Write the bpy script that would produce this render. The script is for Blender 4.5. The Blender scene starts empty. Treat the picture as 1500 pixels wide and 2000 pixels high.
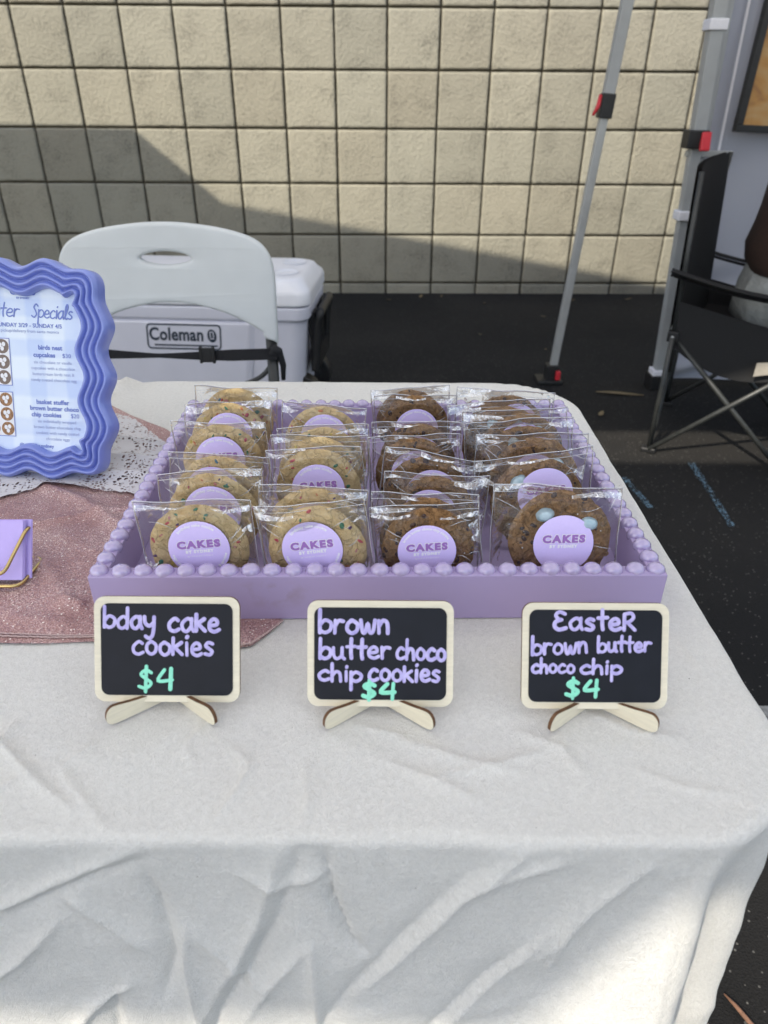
import bpy, bmesh, math, random
import numpy as np
from mathutils import Vector, Matrix, noise
from math import sin, cos, pi, radians as ra, sqrt

# ------------------------------------------------------------------ camera, light, exposure
scene = bpy.context.scene
COL = scene.collection
CAM_H = 1.11
cam = bpy.data.cameras.new("camera")
cam.sensor_fit = 'HORIZONTAL'; cam.sensor_width = 36.0; cam.lens = 36.0 * 1387 / 1500
cam.clip_start = 0.02; cam.clip_end = 2000
cam.dof.use_dof = True; cam.dof.focus_distance = 0.70; cam.dof.aperture_fstop = 11
co = bpy.data.objects.new("camera", cam); COL.objects.link(co)
th, rl = ra(30.7), ra(0.37)
r0 = Vector((1, 0, 0)); u0 = Vector((0, sin(th), cos(th))); f0 = Vector((0, cos(th), -sin(th)))
r_ = r0 * cos(rl) + u0 * sin(rl); u_ = u0 * cos(rl) - r0 * sin(rl)
co.matrix_world = Matrix(((r_.x, u_.x, -f0.x, 0), (r_.y, u_.y, -f0.y, 0), (r_.z, u_.z, -f0.z, CAM_H), (0, 0, 0, 1)))
scene.camera = co

SUN = Vector((0.80, 1.0, -1.25)).normalized()
EL = math.asin(-SUN.z)
world = bpy.data.worlds.new("World"); scene.world = world; world.use_nodes = True
wn = world.node_tree
sky = wn.nodes.new('ShaderNodeTexSky'); sky.sky_type = 'NISHITA'; sky.sun_disc = False
sky.sun_elevation = EL; sky.sun_rotation = ra(218.7); sky.altitude = 50; sky.dust_density = 1.5
bg = wn.nodes['Background']; bg.inputs[1].default_value = 0.125
wn.links.new(sky.outputs[0], bg.inputs[0])
sl = bpy.data.lights.new("sun", 'SUN'); sl.energy = 3.1; sl.angle = ra(0.8); sl.color = (1.0, 0.92, 0.78)
so = bpy.data.objects.new("sun", sl); COL.objects.link(so)
so.rotation_euler = SUN.to_track_quat('-Z', 'Y').to_euler(); so.location = (-6, -8, 12)
scene.view_settings.view_transform = 'Standard'; scene.view_settings.look = 'None'
scene.view_settings.exposure = 1.08; scene.view_settings.gamma = 1
cy = scene.cycles
cy.max_bounces = 10; cy.diffuse_bounces = 4; cy.glossy_bounces = 4; cy.transmission_bounces = 6
cy.transparent_max_bounces = 40; cy.caustics_reflective = False; cy.caustics_refractive = False
cy.use_denoising = True; cy.sample_clamp_indirect = 6.0

# ------------------------------------------------------------------ materials
def nt(m): return m.node_tree.nodes, m.node_tree.links
def pm(name, col, rough=.5, metal=0., var=0., vscale=30., bump=0., bscale=200., bdist=.001, spec=.5, coat=0., detail=4., col2=None, stretch=None, trans=0.):
    m = bpy.data.materials.new(name); m.use_nodes = True
    N, L = nt(m); b = N['Principled BSDF']
    b.inputs['Base Color'].default_value = (*col, 1); b.inputs['Roughness'].default_value = rough
    b.inputs['Metallic'].default_value = metal; b.inputs['Specular IOR Level'].default_value = spec
    b.inputs['Coat Weight'].default_value = coat; b.inputs['Coat Roughness'].default_value = .08
    if var or bump:
        tc = N.new('ShaderNodeTexCoord'); src = tc.outputs['Object']
        if stretch:
            mp = N.new('ShaderNodeMapping'); mp.inputs['Scale'].default_value = stretch
            L.new(src, mp.inputs[0]); src = mp.outputs[0]
    if var:
        n = N.new('ShaderNodeTexNoise'); n.inputs['Scale'].default_value = vscale; n.inputs['Detail'].default_value = detail
        L.new(src, n.inputs['Vector'])
        r = N.new('ShaderNodeValToRGB')
        c2 = col2 or tuple(max(0, c * (1 - var)) for c in col)
        r.color_ramp.elements[0].position = .3; r.color_ramp.elements[0].color = (*c2, 1)
        r.color_ramp.elements[1].position = .7; r.color_ramp.elements[1].color = (*col, 1)
        L.new(n.outputs['Fac'], r.inputs[0]); L.new(r.outputs[0], b.inputs['Base Color'])
    if bump:
        n2 = N.new('ShaderNodeTexNoise'); n2.inputs['Scale'].default_value = bscale; n2.inputs['Detail'].default_value = 5
        L.new(src, n2.inputs['Vector'])
        bp = N.new('ShaderNodeBump'); bp.inputs['Strength'].default_value = bump; bp.inputs['Distance'].default_value = bdist
        L.new(n2.outputs['Fac'], bp.inputs['Height']); L.new(bp.outputs[0], b.inputs['Normal'])
    return m

def node(N, t, **kw):
    n = N.new(t)
    for k, v in kw.items():
        if k.startswith('_'): setattr(n, k[1:], v)
        else: n.inputs[k.replace('__', ' ')].default_value = v
    return n

def mat_wall():
    m = pm('split_block', (.50, .435, .315), .95, spec=.15); N, L = nt(m); b = N['Principled BSDF']
    tc = N.new('ShaderNodeTexCoord'); v = tc.outputs['Object']
    oi = N.new('ShaderNodeAttribute'); oi.attribute_name = 'tone'
    n1 = node(N, 'ShaderNodeTexNoise', Scale=7., Detail=6.); L.new(v, n1.inputs['Vector'])
    n2 = node(N, 'ShaderNodeTexNoise', Scale=95., Detail=10., Roughness=.85); L.new(v, n2.inputs['Vector'])
    n3 = node(N, 'ShaderNodeTexVoronoi', Scale=55.); L.new(v, n3.inputs['Vector'])
    a = node(N, 'ShaderNodeMath', _operation='MULTIPLY'); a.inputs[1].default_value = 1.5; L.new(n2.outputs['Fac'], a.inputs[0])
    a2 = node(N, 'ShaderNodeMath', _operation='MULTIPLY_ADD'); a2.inputs[1].default_value = .55; L.new(n1.outputs['Fac'], a2.inputs[0]); L.new(a.outputs[0], a2.inputs[2])
    rp = N.new('ShaderNodeValToRGB'); rp.color_ramp.elements[0].position = .78; rp.color_ramp.elements[0].color = (.152, .144, .117, 1)
    rp.color_ramp.elements[1].position = 1.; rp.color_ramp.elements[1].color = (.300, .286, .231, 1)
    L.new(a2.outputs[0], rp.inputs[0])
    mx = node(N, 'ShaderNodeMix', _data_type='RGBA', _blend_type='MULTIPLY'); mx.inputs[0].default_value = 1
    L.new(rp.outputs[0], mx.inputs[6]); L.new(oi.outputs['Color'], mx.inputs[7]); L.new(mx.outputs[2], b.inputs['Base Color'])
    h = node(N, 'ShaderNodeMath', _operation='ADD'); L.new(n2.outputs['Fac'], h.inputs[0])
    h3 = node(N, 'ShaderNodeMath', _operation='MULTIPLY'); h3.inputs[1].default_value = .5; L.new(n3.outputs['Distance'], h3.inputs[0]); L.new(h3.outputs[0], h.inputs[1])
    bp = node(N, 'ShaderNodeBump', Strength=.7, Distance=.007); L.new(h.outputs[0], bp.inputs['Height']); L.new(bp.outputs[0], b.inputs['Normal'])
    return m

def mat_asphalt():
    m = pm('asphalt', (.03, .03, .03), .9, spec=.25); N, L = nt(m); b = N['Principled BSDF']
    tc = N.new('ShaderNodeTexCoord'); v = tc.outputs['Object']
    n1 = node(N, 'ShaderNodeTexNoise', Scale=1.3, Detail=5.); L.new(v, n1.inputs['Vector'])
    n2 = node(N, 'ShaderNodeTexNoise', Scale=260., Detail=4.); L.new(v, n2.inputs['Vector'])
    r1 = N.new('ShaderNodeValToRGB'); r1.color_ramp.elements[0].color = (.0085, .0085, .009, 1); r1.color_ramp.elements[1].color = (.021, .0195, .018, 1)
    r1.color_ramp.elements[0].position = .3; r1.color_ramp.elements[1].position = .75
    L.new(n1.outputs['Fac'], r1.inputs[0])
    vo = node(N, 'ShaderNodeTexVoronoi', Scale=150., Randomness=1.); L.new(v, vo.inputs['Vector'])
    sp = N.new('ShaderNodeSeparateColor'); L.new(vo.outputs['Color'], sp.inputs[0])
    g1 = node(N, 'ShaderNodeMath', _operation='GREATER_THAN'); g1.inputs[1].default_value = .90; L.new(sp.outputs[0], g1.inputs[0])
    g2 = node(N, 'ShaderNodeMath', _operation='LESS_THAN'); g2.inputs[1].default_value = .30; L.new(vo.outputs['Distance'], g2.inputs[0])
    g = node(N, 'ShaderNodeMath', _operation='MULTIPLY'); L.new(g1.outputs[0], g.inputs[0]); L.new(g2.outputs[0], g.inputs[1])
    mx = node(N, 'ShaderNodeMix', _data_type='RGBA'); L.new(g.outputs[0], mx.inputs[0]); L.new(r1.outputs[0], mx.inputs[6]); mx.inputs[7].default_value = (.12, .116, .105, 1)
    mf = node(N, 'ShaderNodeMix', _data_type='RGBA', _blend_type='OVERLAY'); mf.inputs[0].default_value = .5
    L.new(mx.outputs[2], mf.inputs[6]); L.new(n2.outputs['Fac'], mf.inputs[7]); L.new(mf.outputs[2], b.inputs['Base Color'])
    bp = node(N, 'ShaderNodeBump', Strength=.9, Distance=.004); L.new(n2.outputs['Fac'], bp.inputs['Height']); L.new(bp.outputs[0], b.inputs['Normal'])
    return m

def mat_cloth():
    m = pm('canvas_cloth', (.74, .725, .69), .95, spec=.1); N, L = nt(m); b = N['Principled BSDF']
    b.inputs['Sheen Weight'].default_value = .15
    tc = N.new('ShaderNodeTexCoord'); v = tc.outputs['UV']
    def streak(sx, sy, sc):
        mp = N.new('ShaderNodeMapping'); mp.inputs['Scale'].default_value = (sx, sy, 1); L.new(v, mp.inputs[0])
        n = node(N, 'ShaderNodeTexNoise', Scale=sc, Detail=3., Distortion=.3); L.new(mp.outputs[0], n.inputs['Vector']); return n
    a = streak(1, 6, 420); c = streak(6, 1, 380); d = node(N, 'ShaderNodeTexNoise', Scale=240., Detail=4.); L.new(v, d.inputs['Vector'])
    fz = streak(2.5, 1, 520)
    s1 = node(N, 'ShaderNodeMath', _operation='ADD'); L.new(a.outputs['Fac'], s1.inputs[0]); L.new(c.outputs['Fac'], s1.inputs[1])
    s2 = node(N, 'ShaderNodeMath', _operation='ADD'); L.new(s1.outputs[0], s2.inputs[0]); L.new(d.outputs['Fac'], s2.inputs[1])
    s3 = node(N, 'ShaderNodeMath', _operation='ADD'); L.new(s2.outputs[0], s3.inputs[0]); L.new(fz.outputs['Fac'], s3.inputs[1])
    bp = node(N, 'ShaderNodeBump', Strength=.85, Distance=.0014); L.new(s3.outputs[0], bp.inputs['Height'])
    big = node(N, 'ShaderNodeTexNoise', Scale=9., Detail=6., Distortion=1.2); L.new(v, big.inputs['Vector'])
    bp2 = node(N, 'ShaderNodeBump', Strength=.3, Distance=.006); L.new(big.outputs['Fac'], bp2.inputs['Height']); L.new(bp.outputs[0], bp2.inputs['Normal']); L.new(bp2.outputs[0], b.inputs['Normal'])
    rp = N.new('ShaderNodeValToRGB'); rp.color_ramp.elements[0].position = 1.5 / 4; rp.color_ramp.elements[0].color = (.76, .74, .685, 1)
    rp.color_ramp.elements[1].position = 2.4 / 4; rp.color_ramp.elements[1].color = (.93, .91, .85, 1)
    dv = node(N, 'ShaderNodeMath', _operation='DIVIDE'); dv.inputs[1].default_value = 4; L.new(s3.outputs[0], dv.inputs[0]); L.new(dv.outputs[0], rp.inputs[0])
    vo = node(N, 'ShaderNodeTexVoronoi', Scale=120.); L.new(v, vo.inputs['Vector'])
    sp = N.new('ShaderNodeSeparateColor'); L.new(vo.outputs['Color'], sp.inputs[0])
    g1 = node(N, 'ShaderNodeMath', _operation='GREATER_THAN'); g1.inputs[1].default_value = .95; L.new(sp.outputs[1], g1.inputs[0])
    g2 = node(N, 'ShaderNodeMath', _operation='LESS_THAN'); g2.inputs[1].default_value = .055; L.new(vo.outputs['Distance'], g2.inputs[0])
    g = node(N, 'ShaderNodeMath', _operation='MULTIPLY'); L.new(g1.outputs[0], g.inputs[0]); L.new(g2.outputs[0], g.inputs[1])
    mx = node(N, 'ShaderNodeMix', _data_type='RGBA'); L.new(g.outputs[0], mx.inputs[0]); L.new(rp.outputs[0], mx.inputs[6]); mx.inputs[7].default_value = (.2, .17, .12, 1)
    L.new(mx.outputs[2], b.inputs['Base Color'])
    return m

def mat_film():
    m = bpy.data.materials.new('clear_film'); m.use_nodes = True; N, L = nt(m); N.remove(N['Principled BSDF'])
    out = N['Material Output']
    tc = N.new('ShaderNodeTexCoord'); oi = N.new('ShaderNodeObjectInfo')
    ad = node(N, 'ShaderNodeVectorMath', _operation='ADD'); L.new(tc.outputs['Object'], ad.inputs[0]); L.new(oi.outputs['Location'], ad.inputs[1])
    n1 = node(N, 'ShaderNodeTexNoise', Scale=38., Detail=2., Distortion=2.5); L.new(ad.outputs[0], n1.inputs['Vector'])
    vo = node(N, 'ShaderNodeTexVoronoi', Scale=42., _feature='F1'); L.new(ad.outputs[0], vo.inputs['Vector'])
    sm = node(N, 'ShaderNodeMath', _operation='ADD'); L.new(n1.outputs['Fac'], sm.inputs[0]); L.new(vo.outputs['Distance'], sm.inputs[1])
    bp = node(N, 'ShaderNodeBump', Strength=.28, Distance=.006); L.new(sm.outputs[0], bp.inputs['Height'])
    gl = node(N, 'ShaderNodeBsdfGlossy', Roughness=.06, Color=(1, 1, 1, 1)); L.new(bp.outputs[0], gl.inputs['Normal'])
    tr = node(N, 'ShaderNodeBsdfTransparent', Color=(1., 1., 1., 1))
    fr = node(N, 'ShaderNodeFresnel', IOR=1.5); L.new(bp.outputs[0], fr.inputs['Normal'])
    k = node(N, 'ShaderNodeMath', _operation='MULTIPLY_ADD'); k.inputs[1].default_value = .62; k.inputs[2].default_value = .0; k.use_clamp = True; L.new(fr.outputs[0], k.inputs[0])
    mx = N.new('ShaderNodeMixShader'); L.new(k.outputs[0], mx.inputs[0]); L.new(tr.outputs[0], mx.inputs[1]); L.new(gl.outputs[0], mx.inputs[2])
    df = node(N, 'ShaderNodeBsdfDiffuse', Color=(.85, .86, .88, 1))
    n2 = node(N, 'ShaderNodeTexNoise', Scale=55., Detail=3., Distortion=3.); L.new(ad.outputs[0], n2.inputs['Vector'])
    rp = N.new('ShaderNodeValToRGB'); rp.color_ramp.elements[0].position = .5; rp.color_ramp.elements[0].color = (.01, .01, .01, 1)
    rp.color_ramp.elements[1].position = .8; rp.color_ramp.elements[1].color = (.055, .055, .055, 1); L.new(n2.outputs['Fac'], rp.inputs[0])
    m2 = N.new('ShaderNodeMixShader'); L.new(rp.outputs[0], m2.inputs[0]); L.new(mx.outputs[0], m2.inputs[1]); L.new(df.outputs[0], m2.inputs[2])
    L.new(m2.outputs[0], out.inputs[0]); return m

def mat_seal_glint():  # whitish heat seal, also used for the painted crease glints
    m = bpy.data.materials.new('film_seal_glint'); m.use_nodes = True; N, L = nt(m); N.remove(N['Principled BSDF'])
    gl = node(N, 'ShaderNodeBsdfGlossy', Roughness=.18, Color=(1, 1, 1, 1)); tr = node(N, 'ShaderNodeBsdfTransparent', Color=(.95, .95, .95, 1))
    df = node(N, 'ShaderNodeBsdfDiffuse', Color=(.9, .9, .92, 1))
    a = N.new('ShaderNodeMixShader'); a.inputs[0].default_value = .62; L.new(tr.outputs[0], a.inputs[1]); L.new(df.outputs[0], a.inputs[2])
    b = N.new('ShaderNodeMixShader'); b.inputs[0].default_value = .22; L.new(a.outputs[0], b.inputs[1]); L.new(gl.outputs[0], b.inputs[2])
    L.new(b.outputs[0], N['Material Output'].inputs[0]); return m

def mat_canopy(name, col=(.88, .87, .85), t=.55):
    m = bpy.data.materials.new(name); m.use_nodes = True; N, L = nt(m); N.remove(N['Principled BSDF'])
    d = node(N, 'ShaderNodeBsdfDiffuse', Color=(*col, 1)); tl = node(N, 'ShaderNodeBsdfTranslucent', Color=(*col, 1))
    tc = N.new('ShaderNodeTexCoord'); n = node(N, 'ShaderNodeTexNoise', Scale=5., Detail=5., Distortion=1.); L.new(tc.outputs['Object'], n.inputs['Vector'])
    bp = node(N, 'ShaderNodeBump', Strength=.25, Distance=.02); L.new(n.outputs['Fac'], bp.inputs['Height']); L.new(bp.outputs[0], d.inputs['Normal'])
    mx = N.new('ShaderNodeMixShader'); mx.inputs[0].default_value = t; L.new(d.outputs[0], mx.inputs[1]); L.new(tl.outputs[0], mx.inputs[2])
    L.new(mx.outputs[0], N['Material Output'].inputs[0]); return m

def mat_glitter():
    m = pm('rose_glitter_fabric', (.36, .165, .17), .6, spec=.4); N, L = nt(m); b = N['Principled BSDF']
    tc = N.new('ShaderNodeTexCoord'); v = tc.outputs['Object']
    n1 = node(N, 'ShaderNodeTexNoise', Scale=900., Detail=2.); L.new(v, n1.inputs['Vector'])
    n0 = node(N, 'ShaderNodeTexNoise', Scale=22., Detail=3.); L.new(v, n0.inputs['Vector'])
    ml = node(N, 'ShaderNodeMath', _operation='MULTIPLY'); L.new(n1.outputs['Fac'], ml.inputs[0])
    n0s = node(N, 'ShaderNodeMath', _operation='MULTIPLY_ADD'); n0s.inputs[1].default_value = .7; n0s.inputs[2].default_value = .68; L.new(n0.outputs['Fac'], n0s.inputs[0]); L.new(n0s.outputs[0], ml.inputs[1])
    rp = N.new('ShaderNodeValToRGB'); e = rp.color_ramp.elements
    e[0].position = .44; e[0].color = (.36, .20, .19, 1); e[1].position = .78; e[1].color = (.92, .76, .70, 1)
    q = e.new(.60); q.color = (.54, .36, .34, 1)
    L.new(ml.outputs[0], rp.inputs[0])
    v2 = node(N, 'ShaderNodeTexVoronoi', Scale=480.); L.new(v, v2.inputs['Vector']); s2 = N.new('ShaderNodeSeparateColor'); L.new(v2.outputs['Color'], s2.inputs[0])
    q1 = node(N, 'ShaderNodeMath', _operation='GREATER_THAN'); q1.inputs[1].default_value = .90; L.new(s2.outputs[0], q1.inputs[0])
    q2 = node(N, 'ShaderNodeMath', _operation='LESS_THAN'); q2.inputs[1].default_value = .32; L.new(v2.outputs['Distance'], q2.inputs[0])
    q3 = node(N, 'ShaderNodeMath', _operation='MULTIPLY'); L.new(q1.outputs[0], q3.inputs[0]); L.new(q2.outputs[0], q3.inputs[1])
    mg = node(N, 'ShaderNodeMix', _data_type='RGBA'); L.new(q3.outputs[0], mg.inputs[0]); L.new(rp.outputs[0], mg.inputs[6]); mg.inputs[7].default_value = (.97, .90, .82, 1); L.new(mg.outputs[2], b.inputs['Base Color'])  # pale flecks: sparkle painted into the base colour
    vo = node(N, 'ShaderNodeTexVoronoi', Scale=1200.); L.new(v, vo.inputs['Vector'])
    nm = N.new('ShaderNodeVectorMath'); nm.operation = 'SUBTRACT'; L.new(vo.outputs['Color'], nm.inputs[0]); nm.inputs[1].default_value = (.5, .5, .5)
    sc_ = N.new('ShaderNodeVectorMath'); sc_.operation = 'SCALE'; sc_.inputs['Scale'].default_value = .9; L.new(nm.outputs[0], sc_.inputs[0])
    ge = N.new('ShaderNodeNewGeometry'); ad = N.new('ShaderNodeVectorMath'); ad.operation = 'ADD'; L.new(ge.outputs['Normal'], ad.inputs[0]); L.new(sc_.outputs[0], ad.inputs[1])
    no = N.new('ShaderNodeVectorMath'); no.operation = 'NORMALIZE'; L.new(ad.outputs[0], no.inputs[0]); L.new(no.outputs[0], b.inputs['Normal'])
    b.inputs['Metallic'].default_value = .35; b.inputs['Roughness'].default_value = .38
    return m

def mat_lace():
    m = bpy.data.materials.new('white_lace'); m.use_nodes = True; N, L = nt(m); b = N['Principled BSDF']; out = N['Material Output']
    b.inputs['Base Color'].default_value = (.62, .60, .60, 1); b.inputs['Roughness'].default_value = .9
    tc = N.new('ShaderNodeTexCoord')
    dn = node(N, 'ShaderNodeTexNoise', Scale=60., Detail=2.); L.new(tc.outputs['Object'], dn.inputs['Vector'])
    mxv = node(N, 'ShaderNodeMix', _data_type='VECTOR'); mxv.inputs[0].default_value = .012; L.new(tc.outputs['Object'], mxv.inputs[4]); L.new(dn.outputs['Color'], mxv.inputs[5])
    vo = node(N, 'ShaderNodeTexVoronoi', Scale=210., _feature='DISTANCE_TO_EDGE'); L.new(mxv.outputs[1], vo.inputs['Vector'])
    n1 = node(N, 'ShaderNodeTexNoise', Scale=42., Detail=2., Distortion=1.5); L.new(tc.outputs['Object'], n1.inputs['Vector'])
    thr = node(N, 'ShaderNodeMapRange'); thr.inputs['From Min'].default_value = .40; thr.inputs['From Max'].default_value = .60; thr.inputs['To Min'].default_value = .0; thr.inputs['To Max'].default_value = .19
    L.new(n1.outputs['Fac'], thr.inputs[0])
    g = node(N, 'ShaderNodeMath', _operation='GREATER_THAN'); L.new(vo.outputs['Distance'], g.inputs[0])
    sb = node(N, 'ShaderNodeMath', _operation='SUBTRACT'); sb.inputs[0].default_value = .36; L.new(thr.outputs[0], sb.inputs[1]); L.new(sb.outputs[0], g.inputs[1])
    tr = N.new('ShaderNodeBsdfTransparent'); mx = N.new('ShaderNodeMixShader')
    L.new(g.outputs[0], mx.inputs[0]); L.new(b.outputs[0], mx.inputs[1]); L.new(tr.outputs[0], mx.inputs[2]); L.new(mx.outputs[0], out.inputs[0])
    return m

def mat_cookie(name, c1, c2, c3, bump, vsc):
    m = pm(name, c1, .8, spec=.25); N, L = nt(m); b = N['Principled BSDF']
    tc = N.new('ShaderNodeTexCoord'); v = tc.outputs['Object']
    n1 = node(N, 'ShaderNodeTexNoise', Scale=210., Detail=7., Roughness=.72); L.new(v, n1.inputs['Vector'])
    rp = N.new('ShaderNodeValToRGB'); e = rp.color_ramp.elements
    e[0].position = .33; e[0].color = (*c2, 1); e[1].position = .68; e[1].color = (*c1, 1); q = e.new(.5); q.color = tuple((a + d) / 2 for a, d in zip(c1, c2)) + (1,)
    L.new(n1.outputs['Fac'], rp.inputs[0])
    n0 = node(N, 'ShaderNodeTexNoise', Scale=24., Detail=3.); L.new(v, n0.inputs['Vector'])
    r0_ = N.new('ShaderNodeValToRGB'); r0_.color_ramp.elements[0].position = .45; r0_.color_ramp.elements[0].color = (0, 0, 0, 1); r0_.color_ramp.elements[1].position = .7; r0_.color_ramp.elements[1].color = (.6, .6, .6, 1); L.new(n0.outputs['Fac'], r0_.inputs[0])
    mx = node(N, 'ShaderNodeMix', _data_type='RGBA'); L.new(r0_.outputs[0], mx.inputs[0]); L.new(rp.outputs[0], mx.inputs[6]); mx.inputs[7].default_value = (*c3, 1)
    L.new(mx.outputs[2], b.inputs['Base Color'])
    vo = node(N, 'ShaderNodeTexVoronoi', Scale=vsc, _feature='DISTANCE_TO_EDGE'); 
    dn = node(N, 'ShaderNodeTexNoise', Scale=120., Detail=3.); L.new(v, dn.inputs['Vector'])
    mv = node(N, 'ShaderNodeMix', _data_type='VECTOR'); mv.inputs[0].default_value = .02; L.new(v, mv.inputs[4]); L.new(dn.outputs['Color'], mv.inputs[5]); L.new(mv.outputs[1], vo.inputs['Vector'])
    cr = N.new('ShaderNodeMapRange'); cr.inputs['From Max'].default_value = .06; L.new(vo.outputs['Distance'], cr.inputs[0])
    hh = node(N, 'ShaderNodeMath', _operation='MULTIPLY_ADD'); hh.inputs[1].default_value = .35; L.new(cr.outputs[0], hh.inputs[0]); L.new(n1.outputs['Fac'], hh.inputs[2])
    bp = node(N, 'ShaderNodeBump', Strength=bump, Distance=.004); L.new(hh.outputs[0], bp.inputs['Height']); L.new(bp.outputs[0], b.inputs['Normal'])
    return m

M = {}
M['wall'] = mat_wall(); M['mortar'] = pm('mortar', (.085, .075, .055), .95, var=.4, vscale=20, bump=.6, bscale=120, bdist=.004, spec=.1)
M['asphalt'] = mat_asphalt(); M['cloth'] = mat_cloth(); M['film'] = mat_film(); M['seal_glint'] = mat_seal_glint()
M['glitter'] = mat_glitter(); M['lace'] = mat_lace()
M['hem'] = pm('hem_thread', (.62, .45, .42), .7, var=.4, vscale=900, bump=.5, bscale=900)
def mat_sun_dimmer():
    m = bpy.data.materials.new('sun_dimmer_film'); m.use_nodes = True; N, L = nt(m); N.remove(N['Principled BSDF'])  # half-clear sheet for the unseen strip that weakens the sun
    d = node(N, 'ShaderNodeBsdfDiffuse', Color=(.8, .8, .8, 1)); tr = N.new('ShaderNodeBsdfTransparent'); mx = N.new('ShaderNodeMixShader'); mx.inputs[0].default_value = .55
    L.new(d.outputs[0], mx.inputs[1]); L.new(tr.outputs[0], mx.inputs[2]); L.new(mx.outputs[0], N['Material Output'].inputs[0]); return m
M['mesh'] = mat_sun_dimmer()
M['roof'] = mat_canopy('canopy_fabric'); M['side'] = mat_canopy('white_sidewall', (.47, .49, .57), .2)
M['lilac'] = pm('lilac_paint', (.395, .315, .52), .38, var=.05, vscale=40, bump=.06, bscale=90, coat=.12)
M['lilac_bead'] = pm('lilac_gloss_paint', (.46, .38, .61), .10, var=.16, vscale=210, bump=.03, bscale=200, coat=1., spec=1.)
M['smudge'] = M['lilac']
M['sticker'] = pm('sticker_paper', (.71, .59, .95), .42, var=.03, vscale=500, bump=.05, bscale=400)
M['white_ink'] = pm('white_ink', (.95, .94, .96), .5, var=.04, vscale=300)
M['purple_ink'] = pm('purple_ink', (.36, .175, .50), .5, var=.05, vscale=300)
M['dough'] = mat_cookie('sugar_cookie', (.92, .68, .34), (.72, .47, .20), (.92, .74, .42), .9, 75)
M['choc'] = mat_cookie('brown_cookie', (.50, .275, .115), (.13, .062, .024), (.56, .33, .15), 1.0, 120)
for k, c in dict(red=(.55, .06, .07), green=(.05, .22, .12), orange=(.75, .25, .08), purple=(.12, .05, .16), yellow=(.75, .55, .10), blue=(.08, .22, .30), pink=(.65, .25, .22)).items():
    M['sp_' + k] = pm('sprinkle_' + k, c, .5, var=.25, vscale=400)
M['chip'] = pm('chocolate_chip', (.055, .022, .014), .35, var=.3, vscale=300, bump=.2, bscale=300)
M['salt'] = pm('salt_flake', (.85, .84, .82), .3, var=.1, vscale=500)
M['egg'] = pm('candy_shell', (.34, .48, .54), .5, var=.3, vscale=220, col2=(.50, .61, .65), bump=.1, bscale=300)
M['eggpink'] = pm('candy_shell_pink', (.60, .45, .48), .45, var=.2, vscale=260)
M['board'] = pm('chalkboard_black', (.0075, .0085, .014), .55, var=.3, vscale=60, spec=.3)
M['birch'] = pm('birch_ply', (.80, .73, .56), .65, var=.12, vscale=60, stretch=(1, 1, 9), bump=.08, bscale=300)
M['burnt'] = pm('burnt_ply_edge', (.16, .075, .03), .8, var=.5, vscale=200)
M['chalk_lilac'] = pm('lilac_marker', (.58, .52, .82), .5, var=.22, vscale=300, col2=(.40, .35, .68), detail=2, stretch=(1, 1, .35))
M['chalk_green'] = pm('mint_marker', (.28, .80, .58), .5, var=.15, vscale=260)
M['peri'] = pm('periwinkle_resin', (.20, .255, .64), .36, var=.06, vscale=50, bump=.05, bscale=120, coat=.3, spec=.8)
M['ink_blue'] = pm('blue_ink', (.19, .25, .60), .6, var=.05, vscale=300)
M['ink_grey'] = pm('soft_blue_ink', (.33, .38, .62), .6, var=.05, vscale=300)
M['gold'] = pm('brass_wire', (.62, .47, .20), .22, 1., var=.12, vscale=80)
M['card'] = pm('lilac_card', (.56, .44, .85), .6, var=.03, vscale=200)
M['plastic'] = pm('white_plastic', (.60, .62, .62), .5, var=.05, vscale=14, bump=.15, bscale=500, bdist=.0008)
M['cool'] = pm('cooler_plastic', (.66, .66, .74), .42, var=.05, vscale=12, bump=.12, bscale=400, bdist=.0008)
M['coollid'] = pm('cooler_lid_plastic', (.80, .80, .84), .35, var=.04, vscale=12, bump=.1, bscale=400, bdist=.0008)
M['navy'] = pm('navy_print', (.018, .032, .055), .5, var=.2, vscale=60)
M['blacksteel'] = pm('black_steel', (.035, .037, .036), .42, var=.3, vscale=40)
M['black'] = pm('black_plastic', (.012, .012, .013), .5, var=.3, vscale=40)
M['strap'] = pm('black_webbing', (.012, .012, .015), .8, var=.3, vscale=300, bump=.4, bscale=600)
M['fabricblack'] = pm('black_polyester', (.010, .010, .011), .85, var=.3, vscale=200, bump=.3, bscale=600)
M['steel'] = pm('grey_painted_steel', (.36, .375, .385), .42, var=.12, vscale=12, bump=.05, bscale=60)
M['steel2'] = pm('galvanised_steel', (.42, .43, .43), .4, .2, var=.15, vscale=15)
M['redplastic'] = pm('red_plastic', (.62, .03, .045), .4, var=.1, vscale=60)
M['velcro'] = pm('white_webbing', (.78, .78, .84), .8, var=.08, vscale=200, bump=.2, bscale=500)
M['jacket'] = pm('dark_brown_fleece', (.035, .016, .010), .95, var=.35, vscale=90, bump=.5, bscale=300)
M['trouser'] = pm('grey_trouser_cloth', (.27, .28, .27), .9, var=.15, vscale=30, bump=.9, bscale=14, bdist=.03)
M['skin'] = pm('skin', (.45, .26, .18), .5, var=.1, vscale=60)
M['hair'] = pm('dark_hair', (.025, .015, .01), .6, var=.4, vscale=120)
M['shoe'] = pm('shoe_leather', (.03, .03, .03), .5, var=.2, vscale=60)
M['concrete'] = pm('bounce_concrete', (.46, .45, .42), .9, var=.2, vscale=3, bump=.2, bscale=80)
M['leaf'] = pm('dry_leaf', (.20, .15, .08), .8, var=.4, vscale=120)
M['twig'] = pm('twig_bark', (.30, .155, .095), .8, var=.4, vscale=160, bump=.4, bscale=300)
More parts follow.
